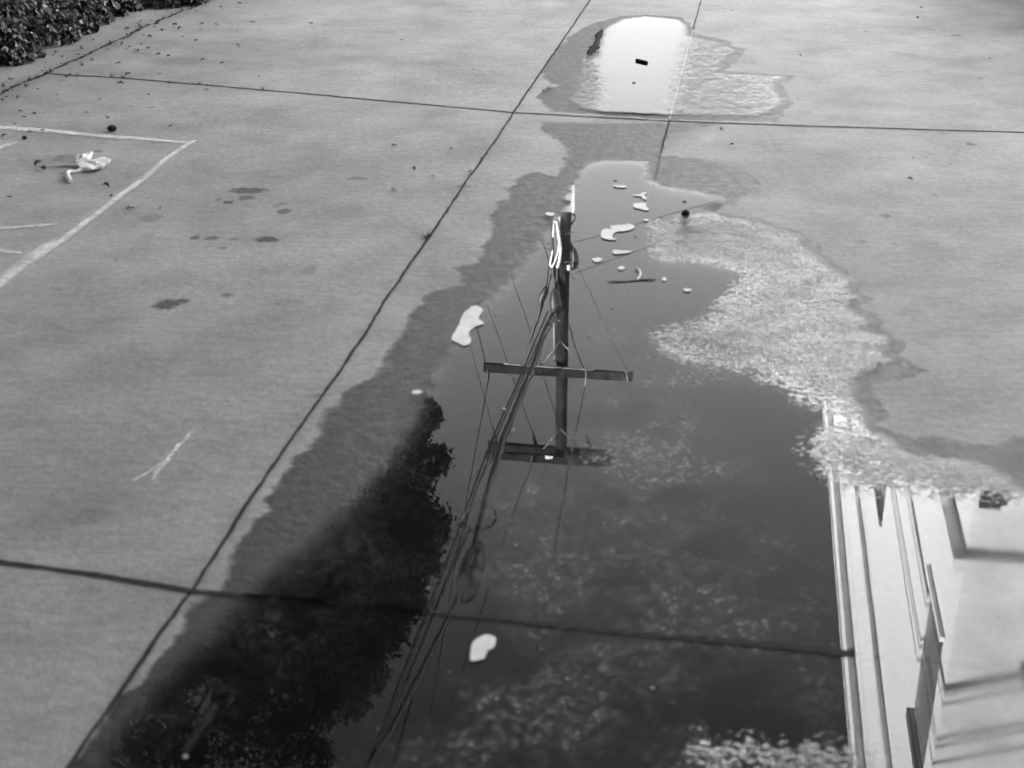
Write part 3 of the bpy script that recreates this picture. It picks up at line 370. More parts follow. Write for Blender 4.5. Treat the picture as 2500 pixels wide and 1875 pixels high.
tag(link('ground_crack', ribbon(D['crack'], .02, .003, .7, .012, .06), 'joint'), kind='structure')

# worn paint lines
q0 = [D['joint_T2'][4], D['joint_T2'][5], D['joint_T2'][6]]
f0 = (1050-825)/(1300-825.); q0[0] = [q0[0][0]*(1-f0)+q0[1][0]*f0, q0[0][1]*(1-f0)+q0[1][1]*f0]
tag(link('joint_sealant', ribbon(q0, [.008, .018, .022], .0088, .3, gaps=.0), 'joint'), kind='structure')
names = ['long pale spray-paint line running across below the hedge slab', 'wide pale spray-paint line running diagonally from the corner mark', 'short pale paint dash above the crumpled white plastic', 'short pale paint dash under the diagonal line, the upper one', 'shortest faint paint dash at the lower end of the diagonal line']
for (pts, ws), lab in zip(D['paint'], names):
    tag(link('paint_line', ribbon(pts, [max(.04, w*2.9) for w in ws], .0045 if 'wide' not in lab else .0055, .05, .015, edge=True), 'paint'), lab, 'paint line', 'worn paint lines on the concrete')
sp = ribbon(D['scrape'][0], [.014, .028, .024, .016, .006], .0045, .5, .01, edge=True)
o = link('scrape_mark', sp, 'paint'); tag(o, 'thin pale scrape mark on the dry slab left of the long joint', 'scrape')
link('scrape_branch', ribbon(D['scrape'][1], [.008, .02, .008], .0052, .5, .01, edge=True), 'paint', o)

# ------------------------------------------------------------------ floating scraps, flecks, debris
def lumpy(poly, z, h, name, mat, jag=.004):
    P = [Vector((p[0], p[1], 0)) for p in poly]; n_ = len(P); Q = []
    for i in range(n_):
        for j in range(4):
            t = j/4; a, b, c, d = P[i-1], P[i], P[(i+1) % n_], P[(i+2) % n_]
            q = .5*((2*b)+(c-a)*t+(2*a-5*b+4*c-d)*t*t+(3*b-a-3*c+d)*t**3); q += Vector((random.uniform(-jag, jag), random.uniform(-jag, jag), 0))*.35; Q.append(q)
    bm = bmesh.new(); vs = [bm.verts.new((q.x, q.y, z)) for q in Q]; f = bm.faces.new(vs)
    if f.normal.z < 0: f.normal_flip()
    r = bmesh.ops.extrude_face_region(bm, geom=[f]); top = [g for g in r['geom'] if isinstance(g, bmesh.types.BMVert)]
    for v in top: v.co.z += h*random.uniform(.6, 1.2)
    bmesh.ops.triangulate(bm, faces=bm.faces[:]); bmesh.ops.recalc_face_normals(bm, faces=bm.faces[:])
    me = bpy.data.meshes.new(name); bm.to_mesh(me); bm.free(); return me
labs = ['largest white scrap, boot-shaped, floating at the left rim of the puddle', 'hook-shaped white scrap floating right of the reflected pole', 'blocky white scrap floating between the hook and the arrow shapes', 'arrow-shaped white scrap floating near the top of the main puddle',
        'slim white scrap floating just below the hook-shaped one', 'thin white sliver floating at the head of the main puddle', 'oval white scrap floating between pole and slim scrap', 'tiny oval white scrap above the hook-shaped one', 'small round white scrap floating above the twig',
        'flat white scrap floating right of the twig', 'small pale scrap floating past the right tip of the twig', 'white scrap stranded on the damp rim beside the pole reflection', 'white leaf-shaped scrap floating in the dark water nearest the viewer', 'small white capsule-shaped scrap beside the reflected tree tip']
for p, lab in zip(D['scraps'], labs):
    tag(link('floating_scrap', lumpy(p, .0095, .0015, 'floating_scrap', 'scrap'), 'scrap'), lab, 'scrap', 'white scraps floating on the puddle')
def blob(r, flat, seed, seg=7):
    rr = random.Random(seed); bm = bmesh.new(); bmesh.ops.create_icosphere(bm, subdivisions=2, radius=1)
    for v in bm.verts:
        k = 1+rr.uniform(-.18, .18); v.co = Vector((v.co.x*k*r, v.co.y*k*r, v.co.z*r*flat))
    me = bpy.data.meshes.new('fleck'); bm.to_mesh(me); bm.free(); return me
flm = [blob(1, .35, i) for i in range(4)]
for m in flm: m.materials.append(M['fleck'])
for i, (x, y, r) in enumerate(D['flecks']):
    o = bpy.data.objects.new('pale_fleck', flm[i % 4]); C.objects.link(o); o.location = (x, y, .009); o.scale = (r, r*.8, r); o.rotation_euler.z = i*1.3
    tag(o, 'tiny round pale fleck of debris on the concrete or water', 'fleck', 'tiny pale flecks')
# extra specks scattered over the clear water
WP = np.argwhere((SDM > .05) & (FILM < .5) & (SCUM > .2))
for i in range(26):
    iy, ix = WP[rng.integers(len(WP))]; r = float(rng.uniform(.0012, .0026))
    o = bpy.data.objects.new('pale_fleck', flm[i % 4]); C.objects.link(o); o.location = (gx[ix], gy[iy], .0085); o.scale = (r, r, r)
    tag(o, 'tiny round pale fleck of debris on the concrete or water', 'fleck', 'tiny pale flecks')
t = empty('twig', (*D['twig'][0][2], .009)); tag(t, 'thin dark twig with a pale fork floating in the main puddle', 'twig')
off = Vector(t.location)
pts, rs = spline([Vector((x, y, .009+.0015*math.sin(i*2)))-off for i, (x, y) in enumerate(D['twig'][0])], [.001, .002, .003, .003, .0025, .001]); MBd().tube(pts, rs, 7).build('stem', 'bark', t, True)
pts, rs = spline([Vector((x, y, .010+.001*i))-off for i, (x, y) in enumerate(D['twig'][1])], [.003, .004, .004, .003]); MBd().tube(pts, rs, 7).build('fork', 'scrap', t, True)
mb = MBd(); p0, p1 = [Vector((*p, .009)) for p in D['stick']]; t = link('floating_stick', frm('floating_stick', *(lambda m: (m.v, m.f))(MBd().tube([p0, p0.lerp(p1, .4)+Vector((.004, 0, .002)), p1], [.006, .009, .008], 8))), 'dark'); tag(t, 'straight dark stick floating in the dark water nearest the lower left joint', 'stick')
(a0, a1) = [Vector((*p, .012)) for p in D['butt']]
t = empty('battery', a0); tag(t, 'short dark cylinder lying in the far bright puddle', 'cylinder')
d = a1-a0; dn = d.normalized()
MBd().tube([Vector(), d*.86], .009, 14).build('sleeve', 'dark', t); MBd().tube([d*.86, d*.9, d*1.0], [.0078, .0078, .007], 14).build('cap', 'black', t); MBd().tube([d*1.0, d*1.04], [.003, .003], 10).build('tip', 'steel', t)
P = [Vector((*p, .009)) for p in D['bark']]; mb = MBd(); rs = [.008, .028, .018, .034, .02, .006]  # dark reflection in the far puddle, drawn as a solid strip on the water
pp, rr = spline(P, rs, 5); vs = []; fs = []
for i, p in enumerate(pp):
    w = rr[i]*random.uniform(.6, 1.15); tdir = (pp[min(i+1, len(pp)-1)]-pp[max(i-1, 0)]).normalized(); s = Vector((tdir.y, -tdir.x, 0))
    for k in range(5): u = k/2-1; vs.append(p+s*u*w+Vector((0, 0, .009*(1-u*u)*random.uniform(.7, 1.2))))
    if i: b0 = 5*(i-1); fs += [(b0+k, b0+k+1, b0+k+6, b0+k+5) for k in range(4)]
tag(link('reflection_strip', frm('reflection_strip', vs, fs), 'dark'), 'dark ragged strip in the far puddle standing in for a dark reflection', 'bark')
for (x, y), r, lab in zip(D['pebble'], (.017, .022, .012), ('dark stone sitting in the shallow rim right of the scraps', 'dark round seed pod touching the long paint line', 'small dark seed above the long paint line')):
    me = blob(1, .7, int(x*100)); me.materials.append(M['dark']); o = bpy.data.objects.new('pebble', me); C.objects.link(o); o.location = (x, y, r*.6); o.scale = (r, r, r)
    tag(o, lab, 'pebble')
# crumpled white plastic
bx = [Vector((*p, 0)) for p in D['bag']]; t = empty('crumpled_plastic', bx[0]); tag(t, 'crumpled white plastic with a ragged tail lying inside the paint lines', 'plastic litter')
def crumple(c, rx, ry, h, seed, name):
    rr = random.Random(seed); bm = bmesh.new(); bmesh.ops.create_icosphere(bm, subdivisions=3, radius=1)
    ax = [Vector((rr.gauss(0, 1), rr.gauss(0, 1), rr.gauss(0, 1))) for _ in range(5)]
    for v in bm.verts:
        k = 1+sum(.09*math.sin(4.6*a_.dot(v.co)+i) for i, a_ in enumerate(ax))+rr.uniform(-.025, .025)
        v.co = Vector((v.co.x*rx*k, v.co.y*ry*k, max(0, (v.co.z*.5+.5))*h*k))+c
    me = bpy.data.meshes.new(name); bm.to_mesh(me); bm.free(); return link(name, me, 'plastic', t)
crumple(Vector((0, 0, .003)), .062, .075, .026, 1, 'bag_body'); crumple(bx[1]-bx[0]+Vector((0, .0, .003)), .034, .06, .03, 3, 'bag_knot')
pts, rs = spline([Vector((-.02, -.02, .012)), bx[2]-bx[0]+Vector((0, 0, .008)), bx[3]-bx[0]+Vector((0, 0, .012)), bx[4]-bx[0]+Vector((0, 0, .006))], [.014, .007, .009, .012]); MBd().tube(pts, rs, 8).build('bag_tail', 'plastic', t, True)
pts, rs = spline([Vector((-.03, .0, .01)), Vector((-.12, .02, .006)), Vector((-.23, .01, .005))], [.012, .006, .002]); MBd().tube(pts, rs, 8).build('bag_strand', 'plastic', t, True)

# dead leaves and crumbs near the hedge
def leaf_mesh(seed, curl=.4):
    rr = random.Random(seed); vs = []; fs = []; m = 7
    for i in range(m+1):
        u = i/m; w = .32*math.sin(math.pi*min(1, u*.93+.05))**.8*rr.uniform(.85, 1.1)
        z0 = .14*math.sin(u*3)*curl
        vs += [(u-.5, -w, z0+abs(w)*curl*rr.uniform(.4, 1)), (u-.5, 0, z0), (u-.5, w, z0+abs(w)*curl*rr.uniform(.4, 1))]
        if i: k = 3*(i-1); fs += [(k, k+1, k+4, k+3), (k+1, k+2, k+5, k+4)]
    return frm('dead_leaf', vs, fs, True)
lm = [leaf_mesh(i, .5+.3*(i % 3)) for i in range(6)]
for m in lm: m.materials.append(M['litter'])
def litter(x, y, s, lab, grp):
    o = bpy.data.objects.new('dead_leaf', random.choice(lm)); C.objects.link(o); o.location = (x, y, .004+s*.05); o.scale = (s, s*random.uniform(.6, 1.1), s)
    o.rotation_euler = (random.uniform(-.25, .25), random.uniform(-.25, .25), random.uniform(0, 6.28)); tag(o, lab, 'dead leaf', grp)
for x, y in D['litter']: litter(x, y, random.uniform(.018, .042), 'small dark curled dead leaf on dry concrete near the hedge', 'dead leaves blown below the hedge')
for x, y in D['litter_right']: litter(x, y, random.uniform(.015, .03), 'single dark dead leaf on bare concrete away from the hedge', 'dead leaves on the open slabs')
cr = []
for i in range(140):
    j = rng.integers(len(crk)-1); f = rng.random(); p = crk[j]*(1-f)+crk[j+1]*f; cr.append((p[0]+rng.normal(0, .12)+.1*abs(rng.normal()), p[1]+rng.normal(0, .25)))
for x, y in cr[:60]: litter(x, y, random.uniform(.008, .02), 'small dark crumb of dead leaf along the hedge crack', 'leaf crumbs along the hedge crack')
# weeds in the crack
def tuft(n_, h, seed):
    rr = random.Random(seed); vs = []; fs = []
    for i in range(n_):
        a = rr.uniform(0, 6.28); l = h*rr.uniform(.5, 1.2); lean = rr.uniform(.3, 1.1); w = .0022; bx_ = rr.gauss(0, .012); by = rr.gauss(0, .008)
        k = len(vs)
        for j in range(4):
            u = j/3; x = bx_+math.cos(a)*l*lean*u*u; y = by+math.sin(a)*l*lean*u*u; z = l*u*(1-.35*u*lean); ww = w*(1-u*.85)
            vs += [(x-math.sin(a)*ww, y+math.cos(a)*ww, z), (x+math.sin(a)*ww, y-math.cos(a)*ww, z)]
        fs += [(k, k+1, k+3, k+2), (k+2, k+3, k+5, k+4), (k+4, k+5, k+7, k+6)]
    return frm('weed_tuft', vs, fs)
tm = [tuft(16, .06, i) for i in range(4)]
for m in tm: m.materials.append(M['grass'])
for i, (x, y) in enumerate(D['tufts']):
    s = random.uniform(.3, .7) if i not in (23, 24, 25, 26) else .45
    o = bpy.data.objects.new('weed_tuft', tm[i % 4]); C.objects.link(o); o.location = (x, y, .001); o.scale = (s, s, s); o.rotation_euler.z = i*2.1
    tag(o, 'small wiry weed tuft growing out of a concrete crack', 'weed', 'weed tufts in the cracks')

# ------------------------------------------------------------------ hedge
he = [Vector((*p, 0)) for p in D['hedge_edge']]
bed = frm('soil_bed', [Vector((p.x, p.y, .02)) for p in he]+[Vector((he[-1].x-1.2, he[-1].y+.6, .02)), Vector((he[0].x-1.8, he[0].y, .02))], [tuple(range(len(he)+2))[::-1]])
tag(link('soil_bed', bed, 'soil'), kind='structure')
H0 = empty('hedge', he[4]); tag(H0, 'dense leafy hedge with dark glossy leaves along the back left edge of the slab', 'hedge')
hv = []; hf = []; hr = []; hp, _ = spline(he, [1]*len(he), 8)
L_ = len(hp)
def addleaf(c, nrm, s, vs, fs, rs_, r):
    t_ = Vector((random.gauss(0, 1), random.gauss(0, 1), random.gauss(0, 1))).cross(nrm)
    if t_.length < 1e-3: return
    t_.normalize(); b_ = nrm.cross(t_).normalized(); k = len(vs); w = s*random.uniform(.26, .38)
    vs += [c-t_*s*.5, c+b_*w+nrm*w*.35-t_*s*.05, c+t_*s*.5, c-b_*w+nrm*w*.35-t_*s*.05]
    fs += [(k, k+1, k+2), (k, k+2, k+3)]; rs_ += [r, r]
for i in range(19000):
    j = random.random()*(L_-1); p = hp[int(j)]; tdir = (hp[min(int(j)+1, L_-1)]-hp[max(int(j)-1, 0)]).normalized(); out = Vector((tdir.y, -tdir.x, 0))
    lump = .06*math.sin(j*.55)+.05*math.sin(j*1.31+1)+.04*math.sin(j*.23)
    depth = random.random()**1.3*.95; top = min(.75, .05+.62*(1-math.exp(-depth*4.5)))+lump*.8
    z = top*random.uniform(.55, 1.0)+random.gauss(0, .02) if random.random() < .8 else random.uniform(.01, .12)
    c = p-out*(depth*1.0-.03+lump*.5-.06*random.random()) + tdir*random.uniform(-.05, .05); c.z = max(.012, z)
    nr = (out*random.uniform(.1, 1.0)+Vector((random.gauss(0, .55), random.gauss(0, .55), .55))).normalized()
    addleaf(c-H0.location, nr, random.choice((.018, .026, .036, .045, .065)), hv, hf, hr, random.random()**5.0)
me = frm('foliage', hv, hf); set_attr(me, 'rnd', hr, 'FACE'); link('foliage', me, 'leaf', H0)
mb = MBd()
for i in range(60):
    j = random.random()*(L_-1); p = hp[int(j)]; tdir = (hp[min(int(j)+1, L_-1)]-hp[max(int(j)-1, 0)]).normalized(); out = Vector((tdir.y, -tdir.x, 0))
    a_ = p-out*random.uniform(.05, .4)-H0.location; a_.z = 0; q = a_+out*random.uniform(.02, .2)+tdir*random.uniform(-.15, .15); q.z = random.uniform(.1, .45)
    mid_ = (a_+q)/2+Vector((random.gauss(0, .03), random.gauss(0, .03), .03)); mb.tube([a_, mid_, q], [.004, .003, .002], 6)
for j0 in (25, 52, 78):        # runners lying on the slab edge
    p = [hp[min(j0+k*4, L_-1)]-H0.location+Vector((random.uniform(-.02, .05), random.uniform(-.02, .02), .012+.01*random.random())) for k in range(5)]
    pts, rs = spline(p, [.004, .005, .006, .005, .002]); mb.tube(pts, rs, 6)
mb.build('stems', 'stem', H0, True)

# ------------------------------------------------------------------ utility pole
PN, PD = -3.13, 25.0
pb = na(PN, PD, 0); pole = empty('utility_pole', pb); pole.rotation_euler.z = -TH    # local x across, y along
tag(pole, 'tall wooden utility pole with two levels of crossarms and cable conduits, mirrored in the puddle', 'utility pole')
ptop = D['arms'][1][0][2]+.16
zs = np.linspace(0, ptop, 16); mb = MBd(); mb.tube([(0.012*math.sin(z*.5), 0, z) for z in zs], [.15-.032*min(1, z/8) for z in zs], 20); mb.build('shaft', 'wood', pole, True)
for i, (p, q) in enumerate(D['arms']):
    x0, y0, z0 = p; x1, _, z1 = q; h = .062; w = .05
    m_ = MBd().box((x0, y0-w+(.0 if y0 < 0 else 0), 0), (x1, y0+w, 0.165), lambda x, y, z: Vector((x, y, z0-.082+(z1-z0)*(x-x0)/(x1-x0)+z)))
    o = m_.build('crossarm', 'wood', pole)
    bv = o.modifiers.new('bevel', 'BEVEL'); bv.width = .008; bv.segments = 2
for i, (pts, rs, mt) in enumerate(D['pole']):
    if i in (13, 23): mt = 'grey_conduit'
    nm = {'grey_conduit': 'arm_conduit', 'pale': 'conduit', 'black': 'cable_run', 'steel': 'arm_brace'}[mt]
    if max(rs) > .06: nm = 'splice_case'
    if mt == 'black' and max(rs) < .009: nm = 'bolt'
    if len(pts) > 2 and mt != 'steel': pts, rs = spline(pts, rs, 5)
    MBd().tube(pts, rs, 10).build(nm, mt, pole, True)
for pts, rs, mt in D['ins']:
    p2, r2 = spline(pts, rs, 6); r2 = [r*(1+.28*math.sin(k*2.1)) for k, r in enumerate(r2)]
    MBd().tube(p2, r2, 10).build('insulator', mt, pole, True)
(x0, _, z0), (x1, _, z1) = D['panel']
cab = MBd().box((x0, -.30, z0), (x1, -.14, z1)).build('cabinet', 'panel', pole); MBd().box((x1+.001, -.33, z0-.01), (x1+.028, -.12, z1+.02)).build('cabinet_edge', 'pale', cab)
MBd().tube([((x0+x1)/2, -.302, z0+.1), ((x0+x1)/2, -.325, z0+.1)], .018, 10).build('lock', 'black', cab)
MBd().box((x0+.06, -.306, z0+.3), (x1-.05, -.301, z0+.4)).build('plate', 'black', cab)
(x0, y0, z0), (x1, _, z1) = D['tag']; MBd().box((x0, y0-.004, min(z0, z1)), (x1, y0+.006, max(z0, z1))).build('number_plate', 'pale', pole)
(x0, y0, z0), (x1, _, z1) = D['tag2']; MBd().box((x0, y0-.1, min(z0, z1)-.01), (x1+.01, y0-.08, max(z0, z1)+.02)).build('number_plate', 'pale', pole)
for z in (9.72, 11.66):
    MBd().tube([(0, -.27, z), (0, .27, z)], .012, 8).build('bolt', 'steel', pole); 
for z in (6.9, 7.45):
    MBd().tube([(.128*math.cos(k*.3927), .128*math.sin(k*.3927), z) for k in range(17)], .012, 6).build('band', 'steel', pole)
mb = MBd()   # weatherproof seal ring near the smaller splice
for k in range(3):
    c = Vector((-.52, -.32, 9.28+.05*k)); R_ = .12-.02*k; mb.tube([c+Vector((R_*math.cos(a*.5236), .03*math.sin(a), R_*.9*math.sin(a*.5236))) for a in range(13)], .0022, 5)
mb.build('cable_coil', 'steel', pole, True)

# ------------------------------------------------------------------ overhead wires
wl = ['thin power wire from the left tip of the lower crossarm towards the viewer', 'upper twin service wire with curly ties left of the cable bundle', 'lower twin service wire with curly ties left of the cable bundle', 'thin power wire from the right insulator of the lower crossarm towards the viewer',
      'power wire leaving the top crossarm at its left insulator', 'power wire leaving the top crossarm near its middle', 'far wire from the mid insulator of the top crossarm leading away', 'far wire from the pole side of the top crossarm leading away', 'far wire from the left tip of the lower crossarm leading away',
      'far wire from the right end of the lower crossarm leading away', 'far wire from the splice level of the pole leading away', 'faint far wire from the left tip of the top crossarm leading away', 'side wire from the upper eye bolt of the pole to the right', 'side wire from the lower eye bolt of the pole to the right', 'thin drop wire rising beside the pole to the right']
for i, ((kind, pts, r), lab) in enumerate(zip(D['wires'], wl)):
    P = [Vector(p) for p in pts]; d = (P[-1]-P[-2])
    a_, b_ = P[0], P[-1]; dh = Vector(((b_-a_).x, (b_-a_).y, 0)).normalized()
    if kind == 'near':
        L = 26 if i in (1, 2) else 22; e = b_+dh*L; zt = {1: 8.3, 2: 8.25, 0: 10.0, 3: 10.0, 4: 11.8, 5: 11.7}[i]
        if i in (0, 3): e = P[-1]+dh*24
        P += [b_+dh*L*.33+Vector((0, 0, -.03)), b_+dh*L*.66+Vector((0, 0, (zt-b_.z)*.5)), Vector((e.x, e.y, zt))]
    elif kind == 'far': 
        sl = (P[-1].z-P[0].z)/max(.1, (P[-1]-P[0]).length); P += [b_+dh*10+Vector((0, 0, sl*8)), b_+dh*25+Vector((0, 0, sl*14))]
    elif i in (12, 13): P.append(P[0]+(P[-1]-P[0])*2.6)
    mb = MBd(); pp = spline(P, None, 8); mb.tube(pp, r*1.15, 6)
    o = mb.build('overhead_wire', 'black', None, True); tag(o, lab, 'wire', 'overhead wires strung from the pole')
    if i in (1, 2, 0):
        m2 = MBd(); cnt = 0
        for k in range(6, len(pp)-1, 3 if i else 7):
            c = pp[k]; rr = random.uniform(.03, .065)
            if c.y > 24 or c.y < 14: continue
            m2.tube([c+Vector((-rr+rr*math.cos(q*.9+.3), .02*q*.1, rr*math.sin(q*.9+.3))) for q in range(6)], .0035, 4); cnt += 1
        if cnt: m2.build('wire_tie', 'black', o, True)
def cable(name, data, lab, cat, ext=None, wob=0.0, grp=None, mat='black'):
    P, R_ = data; P = [Vector(p) for p in P]; R_ = list(R_)
    if ext: 
        for dz, L in ext:
            dh = -A; P.append(P[-1]+dh*L+Vector((0, 0, dz))); R_.append(R_[-1]*.9)
    pp, rr = spline(P, R_, 8)
    if wob: rr = [r*(1+wob*math.sin(k*1.9)+random.uniform(-wob, wob)) for k, r in enumerate(rr)]
    o = MBd().tube(pp, rr, 10).build(name, mat, None, True); tag(o, lab, cat, grp); return o
D['bundle'][1] = [x*.9 for x in D['bundle'][1]]
bun = cable('cable_bundle', D['bundle'], 'thick lashed bundle of telephone cables sweeping from the pole over the viewer', 'cable bundle', [(.05, 3), (.12, 6), (.3, 10)], .12)
P2, R2 = D['bundle2']; pp, rr = spline(P2, R2, 8); MBd().tube([p+Vector((0.02*math.sin(k), 0, .02*math.cos(k*.8))) for k, p in enumerate(pp)], rr, 8).build('lashed_cable', 'black', bun, True)
m2 = MBd()
pp, rr = spline(*D['bundle'], 6)
for k in range(8, len(pp)-20, 3):
    c = pp[k]; r = rr[k]; m2.tube([c+Vector(((r+.006)*math.cos(q*.7), .01*q-.03, (r+.006)*math.sin(q*.7))) for q in range(10)], .004, 4)
m2.build('lashing', 'steel', bun, True)
cl = D['closure']; pp, rr = spline(*cl, 8); c0 = MBd().tube(pp, rr, 14).build('closure_body', 'black', bun, True)
for k, off_ in ((20, .16), (34, .14)):
    c = pp[k]; MBd().box((c.x+off_, c.y-.05, c.z-.06), (c.x+off_+.01, c.y+.05, c.z+.06)).build('closure_tag', 'pale', c0)
lo = D['loop']
for l_ in lo: pp, rr = spline(*l_, 8); MBd().tube(pp, [max(r, .014) for r in rr], 8).build('slack_loop', 'black', bun, True)
sl_ = ['stray cable running right beside the thick bundle near the viewer', 'stray cable furthest left of the thick bundle near the viewer', 'thinnest stray cable between bundle and left stray']
for dta, lab in zip(D['strands'], sl_): cable('overhead_cable', dta, lab, 'cable', [(.1, 6), (.3, 12)], 0, 'stray cables beside the bundle')

# ------------------------------------------------------------------ trees at the left of the alley
def tree(base, clumps, height, label, seed):
    rr = random.Random(seed); t = empty('evergreen_tree', base); tag(t, label, 'tree', 'evergreen trees mirrored in the puddle'); b = Vector(base)
    mb = MBd(); tp = [Vector((0, 0, 0)), Vector((.06, .03, height*.35)), Vector((-.02, .05, height*.7)), Vector((.03, 0, height*.96))]
    pp, r_ = spline(tp, [.19, .15, .09, .02], 6); mb.tube(pp, r_, 10)
    for c, r in clumps:
        if rr.random() < .7:
            q = c-b; z0 = max(.8, q.z-.35*Vector((q.x, q.y, 0)).length-.2); s0 = Vector((0, 0, min(z0, height*.9))); mb.tube([s0, s0.lerp(q, .55)+Vector((0, 0, -.06)), q], [.045, .028, .01], 6)
    mb.build('trunk', 'bark', t, True)
    vs = []; fs = []; rs_ = []
    for c, r in clumps:
        r *= 1.22; m = int(260+2600*r*r*5)
        for _ in range(m):
            d = Vector((rr.gauss(0, 1), rr.gauss(0, 1), rr.gauss(0, 1))).normalized(); k = rr.random()**.45
            p = c-b+d*r*k*rr.choice((.9, 1.0, 1.05, 1.25))*rr.uniform(.85, 1.1); nr = (d+Vector((rr.gauss(0, .5), rr.gauss(0, .5), rr.gauss(0, .5)))).normalized()
            s = rr.uniform(.045, .11)
            tt = Vector((rr.gauss(0, 1), rr.gauss(0, 1), rr.gauss(0, 1))).cross(nr).normalized(); bb = nr.cross(tt); kk = len(vs); w = s*.34
            vs += [p-tt*s*.5, p+bb*w, p+tt*s*.5, p-bb*w]; fs += [(kk, kk+1, kk+2, kk+3)]; rs_.append(rr.random())
    me = frm('crown', vs, fs); set_attr(me, 'rnd', rs_, 'FACE'); link('crown', me, 'needle', t)
CL = [(Vector(c[:3]), c[3]) for c in D['clumps']]
far_ = [c for c in CL if c[0].y > 16]; near_ = [c for c in CL if c[0].y <= 16]
rr = random.Random(3)
def fill(cl_, cx, cy, z0, z1, R_, n_, k=1.0):
    out = list(cl_)
    for i in range(n_):
        z = rr.uniform(z0, z1); rad = R_*(1-.75*((z-z0)/(z1-z0))**1.5); a = rr.uniform(0, 6.28); q = rad*math.sqrt(rr.random())
        out.append((Vector((cx+q*math.cos(a), cy+q*math.sin(a), z)), rr.uniform(.22, .4)*k))
    return out
tree((-2.55, 17.6, 0), fill(far_, -2.45, 17.6, 2.4, 7.6, 1.05, 46), 7.9, 'slimmer dark evergreen, farther of the two by the pole', 5)
tree((-2.9, 14.3, 0), fill(near_, -2.95, 14.2, 2.2, 7.9, 1.25, 60), 8.4, 'broad dark evergreen, nearer of the two beside the hedge', 6)

# ------------------------------------------------------------------ white building on the right
BN, BA = 2.0, 9.95; TOP = 9.78; END = 46.0
bl = empty('white_building', na(BN, BA, 0)); bl.rotation_euler.z = -TH      # local x across, y along
tag(bl, 'sunlit white stucco building with ledges and recessed windows, mirrored at the right of the puddle', 'building')
wins = [(.36, 1.44), (5.05, 6.13), (9.75, 10.83), (14.4, 15.5), (19.1, 20.2)]; Z0, Z1 = 5.31, 6.86; DEP = .07
v = []; f = []; L = END-BA
def q4(a, b, c, d): k = len(v); v.extend([a, b, c, d]); f.append((k, k+1, k+2, k+3))
ysg = [0.0]+[y for w in wins for y in w]+[L]
for i in range(len(ysg)-1):
    y0, y1 = ysg[i], ysg[i+1]
    if i % 2 == 0: q4((0, y0, 0), (0, y0, TOP), (0, y1, TOP), (0, y1, 0))
    else:
        q4((0, y0, 0), (0, y0, Z0), (0, y1, Z0), (0, y1, 0)); q4((0, y0, Z1), (0, y0, TOP), (0, y1, TOP), (0, y1, Z1))
        q4((0, y0, Z0), (DEP, y0, Z0), (DEP, y1, Z0), (0, y1, Z0)); q4((0, y0, Z1), (0, y1, Z1), (DEP, y1, Z1), (DEP, y0, Z1))
        q4((0, y0, Z0), (0, y0, Z1), (DEP, y0, Z1), (DEP, y0, Z0)); q4((0, y1, Z0), (DEP, y1, Z0), (DEP, y1, Z1), (0, y1, Z1))
        q4((DEP+.03, y0, Z0), (DEP+.03, y0, Z1), (DEP+.03, y1, Z1), (DEP+.03, y1, Z0))
q4((0, 0, 0), (9, 0, 0), (9, 0, TOP), (0, 0, TOP)); q4((0, L, 0), (0, L, TOP), (9, L, TOP), (9, L, 0)); q4((9, 0, 0), (9, L, 0), (9, L, TOP), (9, 0, TOP))
link('wall', frm('wall', v, f), 'stucco', bl)
MBd().box((.01, .01, TOP-.06), (8.99, L-.01, TOP-.02)).build('roof', 'roof', bl)
def ledge(name, p, z0, z1, mat='stucco'):
    MBd().box((-p, -p, z0), (-.002, L, z1)).box((-.001, -p, z0), (9, -.002, z1)).build(name, mat, bl)
ledge('parapet_cornice', .10, 9.52, TOP+.02); ledge('coping', .125, TOP+.022, TOP+.06)
ledge('ledge', .06, 8.0, 8.12); ledge('ledge', .11, 4.22, 4.33)
for y0, y1 in wins:
    w = MBd().box((DEP-.035, y0+.002, Z0+.002), (DEP+.02, y0+.06, Z1-.002)).box((DEP-.035, y1-.06, Z0+.002), (DEP+.02, y1-.002, Z1-.002)).box((DEP-.035, y0+.062, Z0+.002), (DEP+.02, y1-.062, Z0+.06)).box((DEP-.035, y0+.062, Z1-.07), (DEP+.02, y1-.062, Z1-.002)).build('window', 'frame', bl)
    MBd().box((DEP-.03, y0+.063, Z0+.062), (DEP+.0, y1-.063, Z1-.072)).build('pane', 'glass', w)
    MBd().box((-.03, y0-.03, Z1+.003), (-.004, y1+.03, Z1+.03)).box((-.03, y0-.03, Z1+.07), (-.004, y1+.03, Z1+.09)).build('head_trim', 'frame', w)
    MBd().box((-.04, y0-.04, Z0-.05), (-.002, y1+.04, Z0-.004)).build('sill', 'stucco', w)
wl_ = MBd().box((.55, -.16, 5.2), (.78, -.003, 5.26)).build('wall_lamp', 'frame', bl); MBd().box((.58, -.14, 5.262), (.75, -.02, 5.42)).build('lamp_glass', 'pale', wl_)
MBd().box((.03, -.05, 3.66), (.19, -.002, 3.78)).build('wall_vent', 'black', bl)

